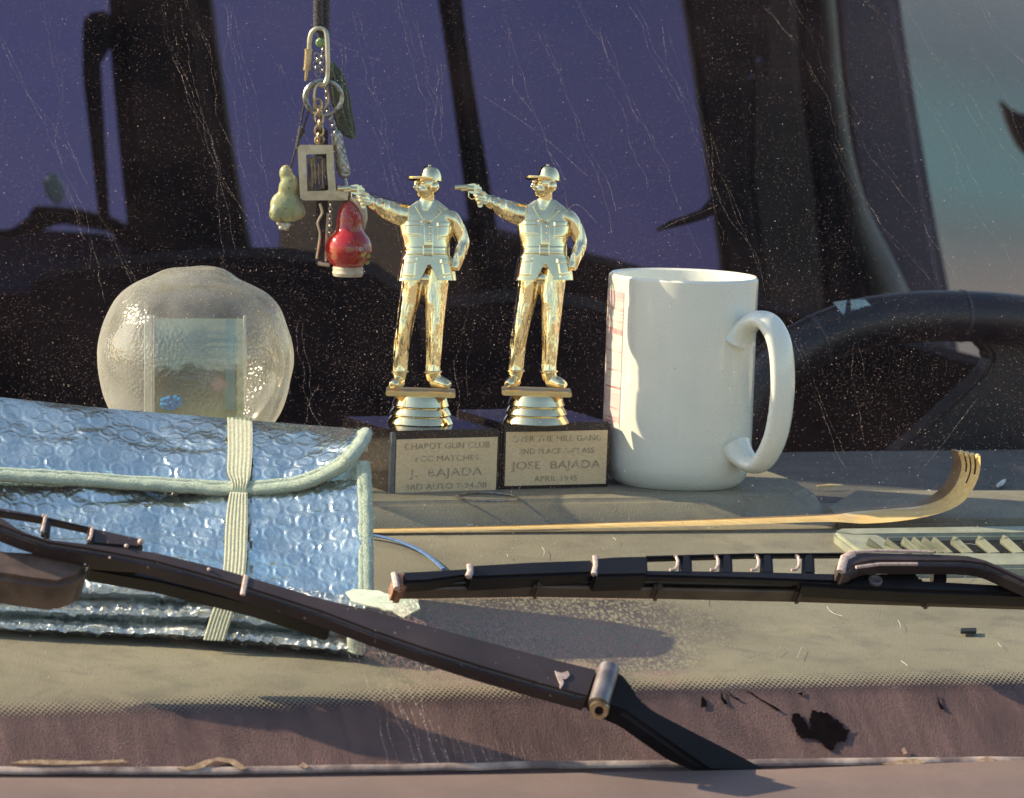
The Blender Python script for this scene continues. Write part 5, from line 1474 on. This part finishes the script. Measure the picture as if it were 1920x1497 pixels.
# tassel sleeve
b = B()
lathe(b, [(0, 44 * sh), (7 * sh, 42 * sh), (9 * sh, 36 * sh), (9.5 * sh, 20 * sh), (10.5 * sh, 0), (12 * sh, -20 * sh), (12 * sh, -36 * sh), (8 * sh, -42 * sh), (0, -43 * sh)], H_(638, 288, -.002), 20, (H_(630, 250) - H_(645, 330)).normalized())
for k in range(6):
    for sg_ in (1, -1):
        pts = []
        for i in range(25):
            t = i / 24; a = k * math.pi / 3 + sg_ * t * 5; r_ = 9.5 + 3 * t
            pts.append(H_(631 + 14 * t + r_ * math.cos(a), 252 + 74 * t, -.002 - r_ * math.sin(a) * sh))
        tube(b, pts, 1.1 * sh, 5)
tube(b, [H_(645, 326, -.002), H_(649, 345, -.003), H_(650, 368, -.004)], 3.2 * sh, 8)
ell(b, H_(645, 328, -.003), 10 * sh, 9 * sh, 7 * sh)
link('tassel_charm', b, M['silver'], None, label='dark woven metal tassel above the red gourd', cat='charm')
# carved yellow-green stone on its cord
b = B()
ell(b, H_(541, 352, -.004), 19 * sh, 13 * sh, 27 * sh, Matrix.Rotation(R(12), 3, 'Y').to_quaternion())
ell(b, H_(538, 388, -.004), 33 * sh, 17 * sh, 29 * sh, Matrix.Rotation(R(28), 3, 'Y').to_quaternion())
ell(b, H_(519, 400, -.006), 15 * sh, 13 * sh, 17 * sh); ell(b, H_(557, 398, -.004), 17 * sh, 14 * sh, 15 * sh); ell(b, H_(536, 325, -.003), 13 * sh, 11 * sh, 16 * sh)
bmesh.ops.recalc_face_normals(b, faces=b.faces)
JP = link('carved_pendant', b, M['jade'], None, label='speckled yellow green carved stone pendant at left of the charms', cat='pendant')
md = JP.modifiers.new('r', 'REMESH'); md.mode = 'VOXEL'; md.voxel_size = .0009; md2 = JP.modifiers.new('s', 'SMOOTH'); md2.iterations = 5
dgx = bpy.context.evaluated_depsgraph_get(); nm = bpy.data.meshes.new_from_object(JP.evaluated_get(dgx)); JP.modifiers.clear(); JP.data = nm
nm.materials.clear(); nm.materials.append(M['jade']); nm.polygons.foreach_set('use_smooth', [True] * len(nm.polygons))
b = B()
tube(b, [H_(572, 190, -.001), H_(566, 220, -.002), H_(560, 252, -.003), H_(552, 290, -.003), H_(543, 320, -.003)], 2.0 * sh, 8); tube(b, [H_(580, 205, -.001), H_(572, 232, -.002), H_(566, 246, -.003)], 1.8 * sh, 8)
ell(b, H_(565, 246, -.004), 7 * sh, 6 * sh, 9 * sh); ell(b, H_(562, 255, -.004), 5 * sh, 5 * sh, 6 * sh); tube(b, [H_(560, 256, -.003), H_(556, 280, -.003)], 4.2 * sh, 8, rb=3 * sh)
link('pendant_cord', b, M['cord'], JP)
b = B()
for x, y in ((524, 419), (532, 422), (540, 422), (528, 427), (536, 428)): ell(b, H_(x, y, -.004), 5.5 * sh, 5 * sh, 4.6 * sh)
link('knot_bead', b, M['cream'], JP)
# black stick charm with a silver squiggle
b = B(); prism(b, [H_(x, y, .003) for x, y in ((591, 240), (615, 240), (614, 496), (594, 497))], [H_(x, y, .009) for x, y in ((591, 240), (615, 240), (614, 496), (594, 497))], .0012, 2)
BS = link('stick_charm', b, M['cord'], None, label='black stick charm with a silver wavy inlay below the frame', cat='charm')
b = B(); tube(b, catmull([H_(600, 382, .0025), H_(604, 400, .0025), H_(596, 418, .0025), H_(600, 438, .0025), H_(598, 460, .0025), H_(594, 485, .0025)], 6), 2.6 * sh, 8); tube(b, [H_(614, 400, .0025), H_(612, 440, .0025), H_(611, 490, .0025)], 2.2 * sh, 6)
tube(b, [H_(596, 494, .003), H_(618, 497, .003)], 4 * sh, 8)
link('silver_inlay', b, M['palemetal'], BS)
# red gourd ornament
gc = H_(654, 455, -.004)
gt = R(3)
b = B()
lathe(b, catmull and [(0, 82 * sh), (8 * sh, 80 * sh), (17 * sh, 72 * sh), (23 * sh, 58 * sh), (25 * sh, 42 * sh), (24.5 * sh, 28 * sh), (29 * sh, 20 * sh), (38 * sh, 10 * sh), (43 * sh, -2 * sh), (44 * sh, -14 * sh), (41 * sh, -27 * sh), (34 * sh, -38 * sh), (27 * sh, -45 * sh), (0, -45 * sh)], gc, 48, Vector((.02, 0, 1)).normalized())
GD = link('gourd_charm', b, M['gourd'], None, label='chipped red gourd shaped charm with a cream foot', cat='charm')
b = B(); lathe(b, [(0, -44 * sh), (26 * sh, -44 * sh), (29 * sh, -48 * sh), (28 * sh, -53 * sh), (29.5 * sh, -57 * sh), (27 * sh, -63 * sh), (0, -64 * sh)], gc, 40); link('gourd_foot', b, M['cream'], GD)
b = B(); tube(b, catmull([H_(656, 374, -.006), H_(668, 376, -.007), H_(678, 390, -.006), (H_(681, 410, -.004)), H_(680, 430, -.003)], 5), lerp_list([3 * sh, 8 * sh, 9 * sh, 8 * sh, 4 * sh], 21), 10); link('cream_band', b, M['cream'], GD)
for i, (x, y, r_, mm) in enumerate(((686, 465, 7, 'flower2'), (690, 480, 5, 'flower'), (680, 478, 5, 'flower'), (688, 492, 5, 'flower'), (676, 468, 5, 'flower2'))):
    q = Vector(((x - 654) * sh, 0, 0)); rr = interp([430, 455, 470, 480, 495], [30, 42, 44, 42, 34], y) * sh
    yy = -math.sqrt(max(rr * rr - q.x ** 2, 0)) if abs(q.x) < rr else 0
    p = H_(x, y, -.004 + yy)
    b = B(); ell(b, p, r_ * sh, r_ * .35 * sh, r_ * sh, None, 12, 8); link('painted_flower', b, M[mm], GD)

# ================================================================== SMALL THINGS ON THE DASH
b = B(); tube(b, catmull([at_dash(x, y, .0012) for x, y in ((690, 1003), (720, 1008), (755, 1018), (790, 1034), (815, 1052), (832, 1068))], 6), .0014, 8, rb=.0008, ref=(0, 0, 1))
link('blue_cord', b, M['bluecord'], None, label='thin blue elastic cord curving out from under the sunshade', cat='cord')
b = B(); poly_prism(b, [at_dash(x, y, .0016) for x, y in ((1801, 1178), (1831, 1177), (1831, 1184), (1801, 1184))], Vector((0, 0, -.0014)), .0003, 1)
link('black_clip', b, M['ink'], None, label='small black strip lying on the sunlit dash at right', cat='clip')
for k_, (pts, lb) in enumerate((([(1734, 925), (1740, 918), (1748, 920), (1751, 928), (1740, 927)], 'small white chip on the dark dash left of the scratcher curl'), ([(1774, 914), (1778, 904), (1783, 905), (1782, 912), (1776, 922)], 'white chip tucked against the scratcher curl'), ([(1868, 908), (1878, 900), (1886, 898), (1882, 904), (1872, 909)], 'thin white chip on the dash at the right edge'))):
    b = B(); poly_prism(b, [at_dash(x, y, .0022) for x, y in pts], Vector((0, 0, -.0018)), .0002, 1); link('white_chip', b, M['white'], None, label=lb, cat='debris')
for k_, (x0, y0, x1, y1, lb) in enumerate(((1532, 912, 1580, 910, 'short straw on the shaded dash right of the mug'),)):
    b = B(); tube(b, [at_dash(x0, y0, .0015), at_dash((x0 + x1) / 2, (y0 + y1) / 2, .0018), at_dash(x1, y1, .0015)], [.0004, .001, .0003], 6); link('straw', b, M['bamboo'], None, label=lb, cat='debris')
b = B(); tube(b, [at_w(1380, 920, .0) + Vector((0, 0, .001)), at_w(1458, 919, .0) + Vector((0, 0, .001))], .0006, 6); link('straw', b, M['bamboo'], None, label='thin straw on the dash pad under the mug handle', cat='debris')
b = B(); lathe(b, [(.0155, .0006), (.0165, .0012), (.0175, .0006), (.0165, 0), (.0155, .0006)], Vector((at_w(914, 934, -.046).x, at_w(914, 934, -.046).y, padtop + .0004)), 40)
link('thin_ring', b, M['silver'], None, label='thin wire ring lying under the front of the trophy blocks', cat='ring')
b = B()
for i in range(46):
    x, y = rnd.uniform(720, 1900), rnd.uniform(945, 1250)
    if 985 > y > 960 and x > 1500: continue
    a = rnd.uniform(0, 6.28); L = rnd.uniform(4, 26); bend = rnd.uniform(-7, 7)
    q = [at_dash(x + math.cos(a) * L * t - math.sin(a) * bend * (1 - t * t), y + (math.sin(a) * L * t + math.cos(a) * bend * (1 - t * t)) * .5, .0008) for t in (-1, -.5, 0, .5, 1)]
    tube(b, q, .00011, 5)
finish(link('lint', b, M['white']), 'fine pale lint fibres scattered over the dusty dash', 'lint', kind='stuff')
